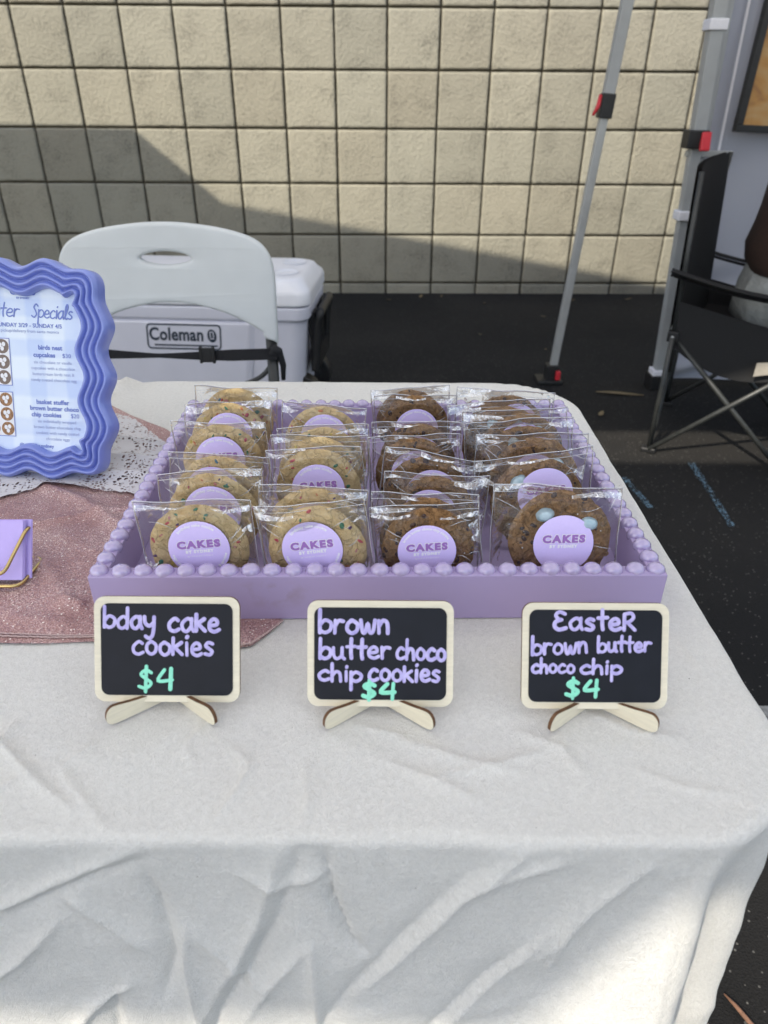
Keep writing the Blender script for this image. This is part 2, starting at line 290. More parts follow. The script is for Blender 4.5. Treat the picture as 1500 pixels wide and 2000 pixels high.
M['paint'] = pm('worn_white_paint', (.30, .30, .29), .9, var=.9, vscale=75, bump=.8, bscale=160, bdist=.004, col2=(.10, .10, .10), detail=8)
def mat_chalk():
    m = pm('blue_chalk', (.12, .19, .25), .95, spec=.1); N, L = nt(m); b = N['Principled BSDF']; out = N['Material Output']
    tc = N.new('ShaderNodeTexCoord'); n = node(N, 'ShaderNodeTexNoise', Scale=130., Detail=5.); L.new(tc.outputs['Object'], n.inputs['Vector'])
    r = N.new('ShaderNodeValToRGB'); r.color_ramp.elements[0].position = .42; r.color_ramp.elements[1].position = .62; L.new(n.outputs['Fac'], r.inputs[0])
    tr = N.new('ShaderNodeBsdfTransparent'); mx = N.new('ShaderNodeMixShader'); L.new(r.outputs[0], mx.inputs[0]); L.new(tr.outputs[0], mx.inputs[1]); L.new(b.outputs[0], mx.inputs[2]); L.new(mx.outputs[0], out.inputs[0]); return m
M['chalk'] = mat_chalk()
def mat_paper():
    m = pm('menu_paper', (.70, .79, .90), .3, spec=.5); N, L = nt(m); b = N['Principled BSDF']
    tc = N.new('ShaderNodeTexCoord'); sp = N.new('ShaderNodeSeparateXYZ'); L.new(tc.outputs['Object'], sp.inputs[0])
    def band(o):
        a = node(N, 'ShaderNodeMath', _operation='MULTIPLY'); a.inputs[1].default_value = 150.; L.new(o, a.inputs[0])
        s = node(N, 'ShaderNodeMath', _operation='SINE'); L.new(a.outputs[0], s.inputs[0])
        g = N.new('ShaderNodeMapRange'); g.inputs['From Min'].default_value = -.1; g.inputs['From Max'].default_value = .5; L.new(s.outputs[0], g.inputs[0]); return g
    a = band(sp.outputs[0]); c = band(sp.outputs[2])
    sm = node(N, 'ShaderNodeMath', _operation='ADD'); L.new(a.outputs[0], sm.inputs[0]); L.new(c.outputs[0], sm.inputs[1])
    n = node(N, 'ShaderNodeTexNoise', Scale=25., Detail=3.); L.new(tc.outputs['Object'], n.inputs['Vector'])
    ml = node(N, 'ShaderNodeMath', _operation='MULTIPLY'); L.new(sm.outputs[0], ml.inputs[0]); L.new(n.outputs['Fac'], ml.inputs[1])
    r = N.new('ShaderNodeValToRGB'); r.color_ramp.elements[0].color = (.74, .82, .90, 1); r.color_ramp.elements[1].color = (.52, .63, .86, 1); r.color_ramp.elements[1].position = 1.
    L.new(ml.outputs[0], r.inputs[0]); L.new(r.outputs[0], b.inputs['Base Color']); return m
M['paper'] = mat_paper()
M['photo_bg'] = pm('printed_white', (.80, .80, .82), .4, var=.05, vscale=100)
M['photo_brown'] = pm('printed_brown', (.22, .16, .13), .5, var=.3, vscale=500)
M['photo_tan'] = pm('printed_tan', (.45, .24, .10), .5, var=.5, vscale=400, col2=(.16, .07, .03))
def mat_painting():
    m = pm('painted_canvas', (.5, .3, .12), .6); N, L = nt(m); b = N['Principled BSDF']
    tc = N.new('ShaderNodeTexCoord'); n = node(N, 'ShaderNodeTexNoise', Scale=7., Detail=8., Distortion=1.5); L.new(tc.outputs['Object'], n.inputs['Vector'])
    r = N.new('ShaderNodeValToRGB'); e = r.color_ramp.elements; e[0].position = .3; e[0].color = (.16, .06, .04, 1); e[1].position = .72; e[1].color = (.46, .33, .17, 1)
    q = e.new(.5); q.color = (.42, .22, .065, 1); L.new(n.outputs['Fac'], r.inputs[0]); L.new(r.outputs[0], b.inputs['Base Color']); return m
M['painting'] = mat_painting()

# ------------------------------------------------------------------ mesh helpers
class MB:
    def __init__(s): s.v = []; s.f = []; s.m = []; s.sm = []
    def add(s, v, f, mi=0, smooth=False):
        o = len(s.v); s.v.extend([tuple(p) for p in v])
        for q in f: s.f.append(tuple(i + o for i in q)); s.m.append(mi); s.sm.append(smooth)
        return s
    def box(s, c, d, rot=None, mi=0):
        h = [x / 2 for x in d]; R = rot or Matrix.Identity(3)
        vs = [Vector(c) + R @ Vector((x * h[0], y * h[1], z * h[2])) for x in (-1, 1) for y in (-1, 1) for z in (-1, 1)]
        return s.add(vs, [(0, 1, 3, 2), (4, 6, 7, 5), (0, 4, 5, 1), (2, 3, 7, 6), (0, 2, 6, 4), (1, 5, 7, 3)], mi)
    def bar(s, a, b, w, h=None, mi=0, up=(0, 0, 1)):
        a, b = Vector(a), Vector(b); d = (b - a); z = d.normalized(); x = z.cross(Vector(up))
        if x.length < 1e-3: x = z.cross(Vector((0, 1, 0)))
        x.normalize(); y = x.cross(z); R = Matrix((x, y, z)).transposed()
        return s.box((a + b) / 2, (w, h or w, d.length), R, mi)
    def tube(s, pts, r, n=10, mi=0, closed=False, caps=True):
        P = [Vector(p) for p in pts]; k = len(P); vs = []; fs = []
        rr = r if isinstance(r, (list, tuple)) else [r] * k
        up = None
        for i in range(k):
            if closed: t = (P[(i + 1) % k] - P[i - 1])
            else: t = P[min(i + 1, k - 1)] - P[max(i - 1, 0)]
            t.normalize()
            if up is None:
                up = Vector((0, 0, 1)) if abs(t.z) < .9 else Vector((0, 1, 0))
            x = up - t * up.dot(t); x.normalize(); up = x; y = t.cross(x)
            for j in range(n):
                a = 2 * pi * j / n; vs.append(P[i] + (x * cos(a) + y * sin(a)) * rr[i])
        for i in range(k if closed else k - 1):
            for j in range(n):
                a = i * n + j; b = i * n + (j + 1) % n; c = ((i + 1) % k) * n + (j + 1) % n; d = ((i + 1) % k) * n + j
                fs.append((a, b, c, d))
        if caps and not closed: fs += [tuple(range(n))[::-1], tuple(range((k - 1) * n, k * n))]
        return s.add(vs, fs, mi, True)
    def ell(s, c, r, mi=0, nu=12, nv=8, R=None, half=False):
        R = R or Matrix.Identity(3); vs = []; fs = []
        for i in range(nv + 1):
            a = (pi / 2 if half else pi) * i / nv
            for j in range(nu):
                b = 2 * pi * j / nu; vs.append(Vector(c) + R @ Vector((r[0] * sin(a) * cos(b), r[1] * sin(a) * sin(b), r[2] * cos(a))))
        for i in range(nv):
            for j in range(nu):
                fs.append((i * nu + j, (i + 1) * nu + j, (i + 1) * nu + (j + 1) % nu, i * nu + (j + 1) % nu))
        return s.add(vs, fs, mi, True)
    def grid(s, fn, nu, nv, mi=0, smooth=True, flip=False):
        vs = [fn(i / nu, j / nv) for j in range(nv + 1) for i in range(nu + 1)]
        fs = []
        for j in range(nv):
            for i in range(nu):
                a = j * (nu + 1) + i; q = (a, a + 1, a + nu + 2, a + nu + 1); fs.append(q[::-1] if flip else q)
        return s.add(vs, fs, mi, smooth)
    def mesh(s, name):
        me = bpy.data.meshes.new(name); me.from_pydata(s.v, [], s.f)
        me.polygons.foreach_set('material_index', s.m); me.polygons.foreach_set('use_smooth', s.sm); me.update(); return me
    def build(s, name, mats, parent=None, bevel=0, seg=2, loc=None, mtx=None):
        return link(name, s.mesh(name), mats, parent, bevel, seg, loc, mtx)

def link(name, me, mats, parent=None, bevel=0, seg=2, loc=None, mtx=None):
    if not isinstance(mats, (list, tuple)): mats = [mats]
    if not me.materials:
        for m in mats: me.materials.append(m)
    o = bpy.data.objects.new(name, me); COL.objects.link(o)
    if parent: o.parent = parent
    if mtx is not None: o.matrix_local = mtx
    if loc: o.location = loc
    if bevel:
        b = o.modifiers.new('bevel', 'BEVEL'); b.width = bevel; b.segments = seg; b.limit_method = 'ANGLE'; b.angle_limit = ra(40)
        for p in me.polygons: p.use_smooth = True
        w = o.modifiers.new('wn', 'WEIGHTED_NORMAL'); w.keep_sharp = False
    return o
def tag(o, label, cat, group=None):
    o['label'] = label; o['category'] = cat
    if group: o['group'] = group
    return o
def empty(name, loc=(0, 0, 0), mtx=None):
    o = bpy.data.objects.new(name, None); COL.objects.link(o); o.empty_display_size = .05
    if mtx is not None: o.matrix_world = mtx
    else: o.location = loc
    return o
def struct(o, kind='structure'): o['kind'] = kind; return o

def cr(pts, n=6, closed=False):
    P = [np.array(p, float) for p in pts]; k = len(P); out = []
    if k == 2:
        return [tuple(P[0] + (P[1] - P[0]) * i / n) for i in range(n + 1)]
    g = (lambda i: P[i % k]) if closed else (lambda i: P[min(max(i, 0), k - 1)])
    for i in range(k if closed else k - 1):
        a, b, c, d = g(i - 1), g(i), g(i + 1), g(i + 2)
        for j in range(n):
            t = j / n
            out.append(tuple(.5 * (2 * b + (c - a) * t + (2 * a - 5 * b + 4 * c - d) * t * t + (3 * b - a - 3 * c + d) * t ** 3)))
    if not closed: out.append(tuple(P[-1]))
    return out

def fillet(pts, r, n=5):
    P = [Vector(p) for p in pts]; out = [P[0]]
    for i in range(1, len(P) - 1):
        a, b, c = P[i - 1], P[i], P[i + 1]; u = (a - b); v = (c - b); d = min(r, u.length * .45, v.length * .45)
        s, e = b + u.normalized() * d, b + v.normalized() * d
        for k in range(n + 1):
            t = k / n; out.append(s * (1 - t) ** 2 + b * 2 * t * (1 - t) + e * t * t)
    out.append(P[-1]); return out

def rrect(w, h, r, n=8, cx=0, cy_=0):
    out = []
    for (sx, sy, a0) in ((1, -1, -90), (1, 1, 0), (-1, 1, 90), (-1, -1, 180)):
        for k in range(n + 1):
            a = ra(a0 + 90 * k / n); out.append((cx + sx * (w / 2 - r) + r * cos(a), cy_ + sy * (h / 2 - r) + r * sin(a)))
    return out

def filled(outline, holes=(), depth=.005, bevel=0.):
    """2D outline (x, y) with holes, made solid: returns verts, faces (z is thickness)"""
    c = bpy.data.curves.new('tmp', 'CURVE'); c.dimensions = '2D'; c.fill_mode = 'BOTH'; c.extrude = max(depth / 2 - bevel, 0); c.bevel_depth = bevel; c.bevel_resolution = 2
    for loop in (outline, *holes):
        s = c.splines.new('POLY'); s.points.add(len(loop) - 1)
        for p, q in zip(s.points, loop): p.co = (q[0], q[1], 0, 1)
        s.use_cyclic_u = True
    return curve_mesh(c)
def curve_mesh(c):
    o = bpy.data.objects.new('tmp', c); COL.objects.link(o)
    dg = bpy.context.evaluated_depsgraph_get(); dg.update()
    me = bpy.data.meshes.new_from_object(o.evaluated_get(dg))
    v = [tuple(x.co) for x in me.vertices]; f = [tuple(p.vertices) for p in me.polygons]
    bpy.data.objects.remove(o); bpy.data.curves.remove(c); bpy.data.meshes.remove(me)
    return v, f
def text2d(s, size, align='CENTER', offset=0., space=1., shear=0., res=3):
    c = bpy.data.curves.new('tmp', 'FONT'); c.body = s; c.size = size; c.align_x = align; c.offset = offset; c.space_character = space; c.shear = shear
    c.resolution_u = res; c.fill_mode = 'FRONT'
    return curve_mesh(c)
def put_text(mb, s, size, fn, mi=0, **kw):
    v, f = text2d(s, size, **kw); mb.add([fn(p[0], p[1]) for p in v], f, mi)

# hand-drawn letters: strokes on a unit x-height
HW = {
 'b': (.85, [[(.02, 1.8), (0, .9), (0, 0)], [(0, .55), (.35, .98), (.76, .75), (.72, .22), (.35, 0), (0, .22)]]),
 'd': (.85, [[(.74, 1.75), (.72, .8), (.72, 0)], [(.72, .75), (.42, 1.0), (.03, .6), (.1, .1), (.4, 0), (.72, .32)]]),
 'a': (.88, [[(.72, .8), (.42, 1.0), (.03, .6), (.1, .1), (.4, 0), (.7, .42)], [(.72, 1.0), (.72, .35), (.84, 0)]]),
 'y': (.85, [[(0, 1), (.06, .45), (.35, .22), (.68, .5)], [(.72, 1.0), (.7, .2), (.6, -.6), (.3, -.85), (.05, -.68)]]),
 'c': (.82, [[(.7, .85), (.42, 1.0), (.05, .6), (.1, .15), (.42, 0), (.76, .16)]]),
 'k': (.78, [[(.02, 1.3), (0, 0)], [(.62, .95), (.04, .5)], [(.14, .56), (.68, 0)]]),
 'e': (.8, [[(.06, .48), (.58, .55), (.6, .86), (.34, 1.0), (.05, .68), (.08, .2), (.4, 0), (.76, .16)]]),
 'o': (.85, [[(.42, 1), (.1, .78), (.05, .3), (.35, 0), (.7, .2), (.75, .7), (.42, 1), (.3, .97)]]),
 'i': (.3, [[(.1, 1), (.1, 0)], [(.12, 1.42), (.15, 1.5)]]),
 's': (.72, [[(.6, .9), (.3, 1.0), (.1, .75), (.35, .52), (.58, .3), (.4, .03), (.05, .1)]]),
 'r': (.68, [[(.05, 1), (.05, 0)], [(.05, .55), (.28, .96), (.62, .92)]]),
 'w': (1.05, [[(0, 1), (.12, .1), (.3, .05), (.46, .75), (.6, .05), (.82, .12), (.97, 1)]]),
 'n': (.8, [[(.02, 1), (.02, 0)], [(.02, .55), (.3, 1.0), (.6, .8), (.66, 0)]]),
 'u': (.85, [[(0, 1), (.03, .3), (.25, 0), (.55, .2), (.66, .6)], [(.67, 1), (.67, .25), (.8, 0)]]),
 't': (.66, [[(.32, 1.75), (.3, .6), (.36, 0)], [(0, 1.02), (.64, 1.06)]]),
 'h': (.8, [[(.02, 1.8), (0, 0)], [(0, .5), (.3, .98), (.6, .8), (.66, 0)]]),
 'p': (.85, [[(0, 1), (0, -.85)], [(0, .62), (.35, 1.0), (.74, .72), (.7, .28), (.35, .04), (0, .25)]]),
 'l': (.5, [[(.05, .1), (.4, 1.3), (.3, 1.85), (.12, 1.5), (.14, .3), (.34, 0), (.5, .12)]]),
 'E': (.95, [[(.75, 1.42), (.38, 1.6), (.1, 1.3), (.32, .95), (.52, .9)], [(.48, .9), (.1, .72), (.02, .32), (.32, .02), (.8, .16)]]),
 'R': (.9, [[(.05, 1.42), (.05, 0)], [(.05, 1.42), (.5, 1.5), (.68, 1.12), (.42, .75), (.08, .68)], [(.25, .68), (.8, 0)]]),
 'S': (.9, [[(.75, 1.45), (.45, 1.7), (.15, 1.3), (.45, .85), (.62, .4), (.35, 0), (-.05, .2)]]),
 '$': (.9, [[(.7, 1.3), (.4, 1.5), (.1, 1.2), (.4, .85), (.7, .5), (.4, .12), (0, .26)], [(.42, 1.8), (.38, -.15)]]),
 '4': (.95, [[(.42, 1.5), (.04, .66), (.86, .72)], [(.78, 1.58), (.73, 0)]]),
 ' ': (.62, []),
}
def handwrite(mb, text, x0, x1, y0, y1, xh, w, fn, mi=0, h=.00016, slant=0., jit=.04, seed=1, track=.16):
    rng = random.Random(seed); x = 0; strokes = []
    for ch in text:
        wd, st = HW[ch]; dy = rng.uniform(-jit, jit)
        for s in st: strokes.append([(x + p[0] + slant * p[1] + rng.uniform(-.02, .02), p[1] + dy) for p in s])
        x += wd + (track if ch != ' ' else 0)
    xs = [p[0] for s in strokes for p in s]; a, b = min(xs), max(xs)
    for si, s in enumerate(strokes):
        pts = cr([(x0 + (p[0] - a) / (b - a) * (x1 - x0), y0 + (y1 - y0) * (p[0] - a) / (b - a) + p[1] * xh) for p in s], 5)
        ribbon(mb, pts, w * rng.uniform(.85, 1.1), fn, mi, h + si * .00001)
def ribbon(mb, pts, w, fn, mi, h):
    P = [np.array(p) for p in pts]; k = len(P)
    d0 = P[0] - P[1]; d0 = d0 / (np.linalg.norm(d0) + 1e-9); d1 = P[-1] - P[-2]; d1 = d1 / (np.linalg.norm(d1) + 1e-9)
    Q = [P[0] + d0 * w * .48, P[0] + d0 * w * .3] + P + [P[-1] + d1 * w * .3, P[-1] + d1 * w * .48]
    sc = [.25, .8] + [1] * k + [.8, .25]; vs = []; fs = []
    for i, q in enumerate(Q):
        t = Q[min(i + 1, len(Q) - 1)] - Q[max(i - 1, 0)]; t = t / (np.linalg.norm(t) + 1e-9); n = np.array((-t[1], t[0]))
        for u, z in ((-1, 0), (-.7, .8), (0, 1), (.7, .8), (1, 0)):
            p = q + n * u * w / 2 * sc[i]; vs.append(fn(p[0], p[1], z * h * (.5 + .5 * sc[i])))
    for i in range(len(Q) - 1):
        for j in range(4): fs.append((i * 5 + j, i * 5 + j + 1, i * 5 + j + 6, i * 5 + j + 5))
    mb.add(vs, fs, mi, True)

rng = random.Random(7)
TZ = .735                                     # table top surface
#@@GROUND
# ------------------------------------------------------------------ ground, wall
def ground():
    mb = MB(); mb.add([(-60, -60, 0), (60, -60, 0), (60, 60, 0), (-60, 60, 0)], [(0, 1, 2, 3)])
    struct(mb.build('asphalt_ground', M['asphalt']))
    mb = MB(); mb.box((0, -6.5, .05), (60, 7.5, .14)); struct(mb.build('added_bounce_pavement', M['concrete']))  # unseen pale slab added behind the camera to bounce sunlight
    mb = MB(); rg = random.Random(3)
    top = [(.62 + i * .06, 1.075 + rg.uniform(-.006, .006), .004) for i in range(40)]; bot = [(x, 0.962 + rg.uniform(-.006, .006), .004) for x, _, _ in top]
    mb.add(top + bot, [(i, i + 1, 41 + i, 40 + i) for i in range(39)]); struct(mb.build('painted_parking_line', M['paint']))
    mb = MB()
    for (a, b, w) in (((1.066, 2.21), (1.034, 1.793), .022), ((.80, 2.10), (.826, 1.90), .02)):
        a = Vector(a); b = Vector(b); d = (b - a).normalized(); n = Vector((-d.y, d.x))
        pl = []; pr = []
        for i in range(14):
            p = a.lerp(b, i / 13); ww = w / 2 * (.7 + .5 * rg.random()); pl.append((*(p + n * ww), .004)); pr.append((*(p - n * ww), .004))
        mb.add(pl + pr, [(i, i + 1, 15 + i, 14 + i) for i in range(13)])
    struct(mb.build('chalk_line', M['chalk']))
ground()

def wall():
    P = .2855; J = .011; mb = MB(); tones = []
    rg = random.Random(11)
    def block(x0, x1, z0, z1):
        b = .006; d = .05; xo = rg.uniform(-.001, .001)
        y = rg.uniform(-.0015, .0015)
        x0 += J / 2 + xo; x1 -= J / 2 - xo; z0 += J / 2; z1 -= J / 2
        rings = []
        for (ins, yy) in ((0, d), (0, .006), (.0016, .0016), (.0052, -.0012 + y), (.014, -.0016 + y)):
            k = 10; ring = []
            xa, xb, za, zb = x0 + ins, x1 - ins, z0 + ins, z1 - ins
            pts = [(xa + (xb - xa) * i / k, za) for i in range(k)] + [(xb, za + (zb - za) * i / k) for i in range(k)] + [(xb - (xb - xa) * i / k, zb) for i in range(k)] + [(xa, zb - (zb - za) * i / k) for i in range(k)]
            for (px, pz) in pts:
                q = noise.noise(Vector((px * 40, pz * 40, yy * 9))) * .0016 + noise.noise(Vector((px * 140, pz * 140, 3))) * .001
                ring.append((px + q, yy + q * .5, pz + q * .8))
            rings.append(ring)
        n = 40; vs = [p for r in rings for p in r] + [((x0 + x1) / 2, -.002 + y, (z0 + z1) / 2)]; fs = []
        for r in range(len(rings) - 1):
            for i in range(n): fs.append((r * n + i, r * n + (i + 1) % n, (r + 1) * n + (i + 1) % n, (r + 1) * n + i))
        c = len(vs) - 1; r = len(rings) - 1
        for i in range(n): fs.append((r * n + i, r * n + (i + 1) % n, c))
        mb.add(vs, fs, 0, True); t = rg.uniform(.90, 1.06); w = rg.uniform(-.01, .02); tones.extend([(t + w, t, t - w, 1)] * len(vs))
    x00 = -3.71
    for r in range(-1, 8):
        z0 = .0635 + r * P
        for c in range(30):
            x0 = x00 + c * P
            block(x0, x0 + P, max(z0, -.03), z0 + P)
    nv = len(mb.v)
    mb.box((x00 + 15 * P, .045, 1.15), (30 * P, .06, 2.35), mi=1); tones.extend([(1, 1, 1, 1)] * (len(mb.v) - nv))
    me = mb.mesh('block_wall'); at = me.attributes.new('tone', 'FLOAT_COLOR', 'POINT'); at.data.foreach_set('color', [x for t in tones for x in t])
    o = link('block_wall', me, [M['wall'], M['mortar']]); o.location = (0, 4.6, 0); o.rotation_euler = (0, 0, ra(.8))
    tag(o, 'tan wall of square stacked concrete blocks, half in shadow', 'wall')
wall()

# ------------------------------------------------------------------ canopies
def roof_panel(mb, pts, peak, n=8, mi=0):
    k = len(pts)
    for i in range(k):
        a, b = Vector(pts[i]), Vector(pts[(i + 1) % k]); pk = Vector(peak)
        def fn(u, v):
            e = a.lerp(b, u); p = e.lerp(pk, v); return p + Vector((0, 0, -.05 * sin(pi * v) * (1 - .3 * sin(pi * u))))
        mb.grid(fn, n, 6, mi)
def valance(mb, a, b, h=.2, mi=0):
    a, b = Vector(a), Vector(b)
    d = (b - a).normalized(); nn = Vector((-d.y, d.x, 0))
    mb.grid(lambda u, v: a.lerp(b, u) + nn * .012 * sin(u * 40) * v + Vector((0, 0, -h * v - .015 * v * abs(sin(u * 9 * pi)))), 60, 3, mi)

def tent_leg(root, foot, top, zl, side, upper=.040, lower=.031, mats='steel'):
    f, t = Vector(foot), Vector(top); L = (t - f)
    p = lambda z: f + L * ((z - f.z) / L.z)
    MB().bar(p(zl - .02), p(top[2]), upper, mi=0, up=(0, 1, 0)).build('upper_leg', M[mats], root, .004)
    MB().bar(p(.02), p(zl + .0), lower, up=(0, 1, 0)).build('lower_leg', M['steel2'], root, .003)
    mb = MB(); mb.box((f.x - .01, f.y, .009), (.11, .10, .018)).box((f.x, f.y, .045), (.055, .055, .07)); mb.box((f.x + .022, f.y - .035, .04), (.02, .02, .04), mi=1)
    mb.build('foot_plate', [M['black'], M['redplastic']], root, .004)
    return p

def main_canopy():
    # back edge runs slightly askew; unseen front flap is added for shade, its gap for a sun strip
    t = empty('canopy_tent', (.7354, 3.017, 0))
    inv = Matrix.Translation((-.7354, -3.017, 0))
    tag(t, 'grey canopy leg with black collar and red lever, nearest the camera', 'canopy')
    mb = MB(); Z = 2.1
    roof_panel(mb, [(-2.06, .8, Z), (.86, .8, Z), (.86, 2.93, Z), (-2.0, 3.33, Z)], (-.6, 1.9, 2.9))
    mb.build('roof', M['roof'], t, mtx=inv)
    mb = MB()
    def edge(x):
        y = -1.0 if x < -.91 else (-1.0 + (x + .91) / .19 * .115 if x < -.72 else -.885)  # edge shaped to place the shade line on the drape
        return y + .006 * sin(x * 9) + .004 * sin(x * 23)
    def flap(x0, x1, yb): return lambda u, v: Vector((x0 + (x1 - x0) * u, edge(x0 + (x1 - x0) * u) * (1 - v) + yb * v, Z + .06 * sin(pi * v)))
    mb.grid(flap(-2.06, -.60, .82), 60, 10); mb.grid(flap(-.60, .90, .54), 60, 10)
    mb.build('added_shade_flap', M['roof'], t, mtx=inv)
    mb = MB(); mb.grid(lambda u, v: Vector((-2.06 + 2.96 * u, edge(-2.06 + 2.96 * u) + .003 - .27 * v, Z - .02 * v)), 90, 4); mb.build('added_sun_dimmer', M['mesh'], t, mtx=inv)  # unseen strip added to dim the sun on the drape
    h = empty('leg', (0, 0, 0)); h.parent = t; h.matrix_local = inv
    p = tent_leg(h, (.7354, 3.017, 0), (.878, 3.017, 2.09), 1.07, -1)
    mb = MB(); mb.bar(p(1.025), p(1.105), .050, up=(0, 1, 0)); mb.build('collar', M['black'], h, .004)
    c = p(1.065)
    MB().tube([c + Vector((-.03, -.02, .035)), c + Vector((-.036, -.03, .0)), c + Vector((-.052, -.035, -.03))], [.006, .008, .005], 8).build('lever', M['redplastic'], h)
main_canopy()

def left_canopy():
    t = empty('neighbour_canopy', (-3.6, 3.6, 0)); inv = Matrix.Translation((3.6, -3.6, 0))
    tag(t, 'white canopy over the stall to the left', 'canopy')
    mb = MB(); roof_panel(mb, [(-5.1, -1.0, 2.13), (-1.97, -1.0, 2.13), (-1.97, 3.26, 2.13), (-2.22, 3.61, 2.13), (-5.1, 3.62, 2.13)], (-3.6, 1.3, 2.9)); mb.build('roof', M['roof'], t, mtx=inv)
    for (x, y) in ((-5.05, 3.55), (-2.3, 3.53), (-5.05, -.9), (-2.14, -.9)):
        MB().bar((x, y, 0), (x, y, 2.1), .042, up=(0, 1, 0)).build('leg', M['steel'], t, .004, mtx=inv)
left_canopy()

def right_canopy():
    t = empty('side_canopy', (1.2, 2.98, 0)); inv = Matrix.Translation((-1.2, -2.98, 0))
    tag(t, 'white sided canopy with tied grey corner post and red latch', 'canopy')
    mb = MB(); roof_panel(mb, [(.82, -.9, 2.14), (4.2, -.9, 2.14), (4.2, 3.02, 2.14), (.82, 3.02, 2.14)], (2.5, 1.1, 2.9)); mb.build('roof', M['roof'], t, mtx=inv)
    h = empty('leg', (0, 0, 0)); h.parent = t; h.matrix_local = inv
    X0, X1 = 1.188, 1.105; px = lambda z: X0 + (X1 - X0) * z / 1.4 * .75
    MB().bar((px(.94), 2.96, .94), (px(2.1), 2.96, 2.1), .050, up=(0, 1, 0)).build('upper_leg', M['steel'], h, .005)
    MB().bar((px(.06), 2.96, .06), (px(.95), 2.96, .95), .042, up=(0, 1, 0)).build('lower_leg', M['steel'], h, .004)
    MB().bar((px(.94) + .045, 2.985, .3), (px(2.1) + .05, 2.985, 2.1), .042, .03, up=(0, 1, 0)).build('rear_rail', M['steel'], h, .005)
    mb = MB(); mb.box((1.183, 2.96, .03), (.075, .085, .06)); mb.build('foot_plate', M['black'], h, .004)
    z = .962
    mb = MB(); mb.box((px(z) - .012, 2.945, z), (.075, .07, .06)); mb.build('collar', M['black'], h, .004)
    mb = MB(); mb.box((px(z) + .012, 2.905, z - .006), (.034, .02, .062), Matrix.Rotation(ra(-12), 3, 'X')); mb.build('latch', M['redplastic'], h, .004)
    mb = MB(); mb.box((px(.91) + .06, 2.975, .912), (.17, .03, .022)); mb.build('bracket', M['steel2'], h, .003)
    for z in (1.31, .70, .065):
        mb = MB(); mb.box((px(z), 2.96, z), (.066, .066, .034)); mb.build('tie_strap', M['velcro'], h, .004)
    mb = MB(); rg = random.Random(4)
    def sw(u, v):
        z = .015 + 2.07 * (1 - v); x = 1.19 + 2.9 * u
        low = max(0, (v - .72) / .28)
        y = 3.02 + .012 * sin(x * 5 + z * 2) + .006 * sin(x * 23 + z * 9) * (1 - v * .4) + low * (.030 * sin(z * 46 + x * 5 + 2 * sin(x * 7)) - .02 * low)
        if u < .03: y += .008
        return Vector((x, y, z))
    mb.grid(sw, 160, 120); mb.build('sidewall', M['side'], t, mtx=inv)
    mb = MB(); mb.grid(lambda u, v: Vector((1.245 + .010 * u + .055 * 0, 3.003 + .012 * sin(6 * v), .3 + 1.77 * (1 - v))), 2, 30); mb.build('hem_seam', M['velcro'], t, mtx=inv)
right_canopy()

def painting():
    W, H = .62, .80; t = empty('framed_painting', (1.268 + W / 2, 2.965, .975)); t.rotation_euler = (ra(-1.5), ra(2.2), ra(3))
    tag(t, 'orange brown painting in thin black frame hung on white sidewall', 'painting')
    mb = MB(); b = .024
    mb.box((0, 0, b / 2), (W, .03, b)).box((0, 0, H - b / 2), (W, .03, b)).box((-W / 2 + b / 2, 0, H / 2), (b, .03, H - 2 * b)).box((W / 2 - b / 2, 0, H / 2), (b, .03, H - 2 * b))
    mb.build('frame', M['black'], t, .002)
    mb = MB(); mb.box((0, .004, H / 2), (W - 2 * b, .016, H - 2 * b)); mb.build('canvas', M['painting'], t)
    mb = MB(); mb.ell((-.12, -.006, .10), (.028, .003, .075)).ell((-.125, -.006, .19), (.016, .003, .02)); mb.build('painted_figure', M['burnt'], t)
painting()
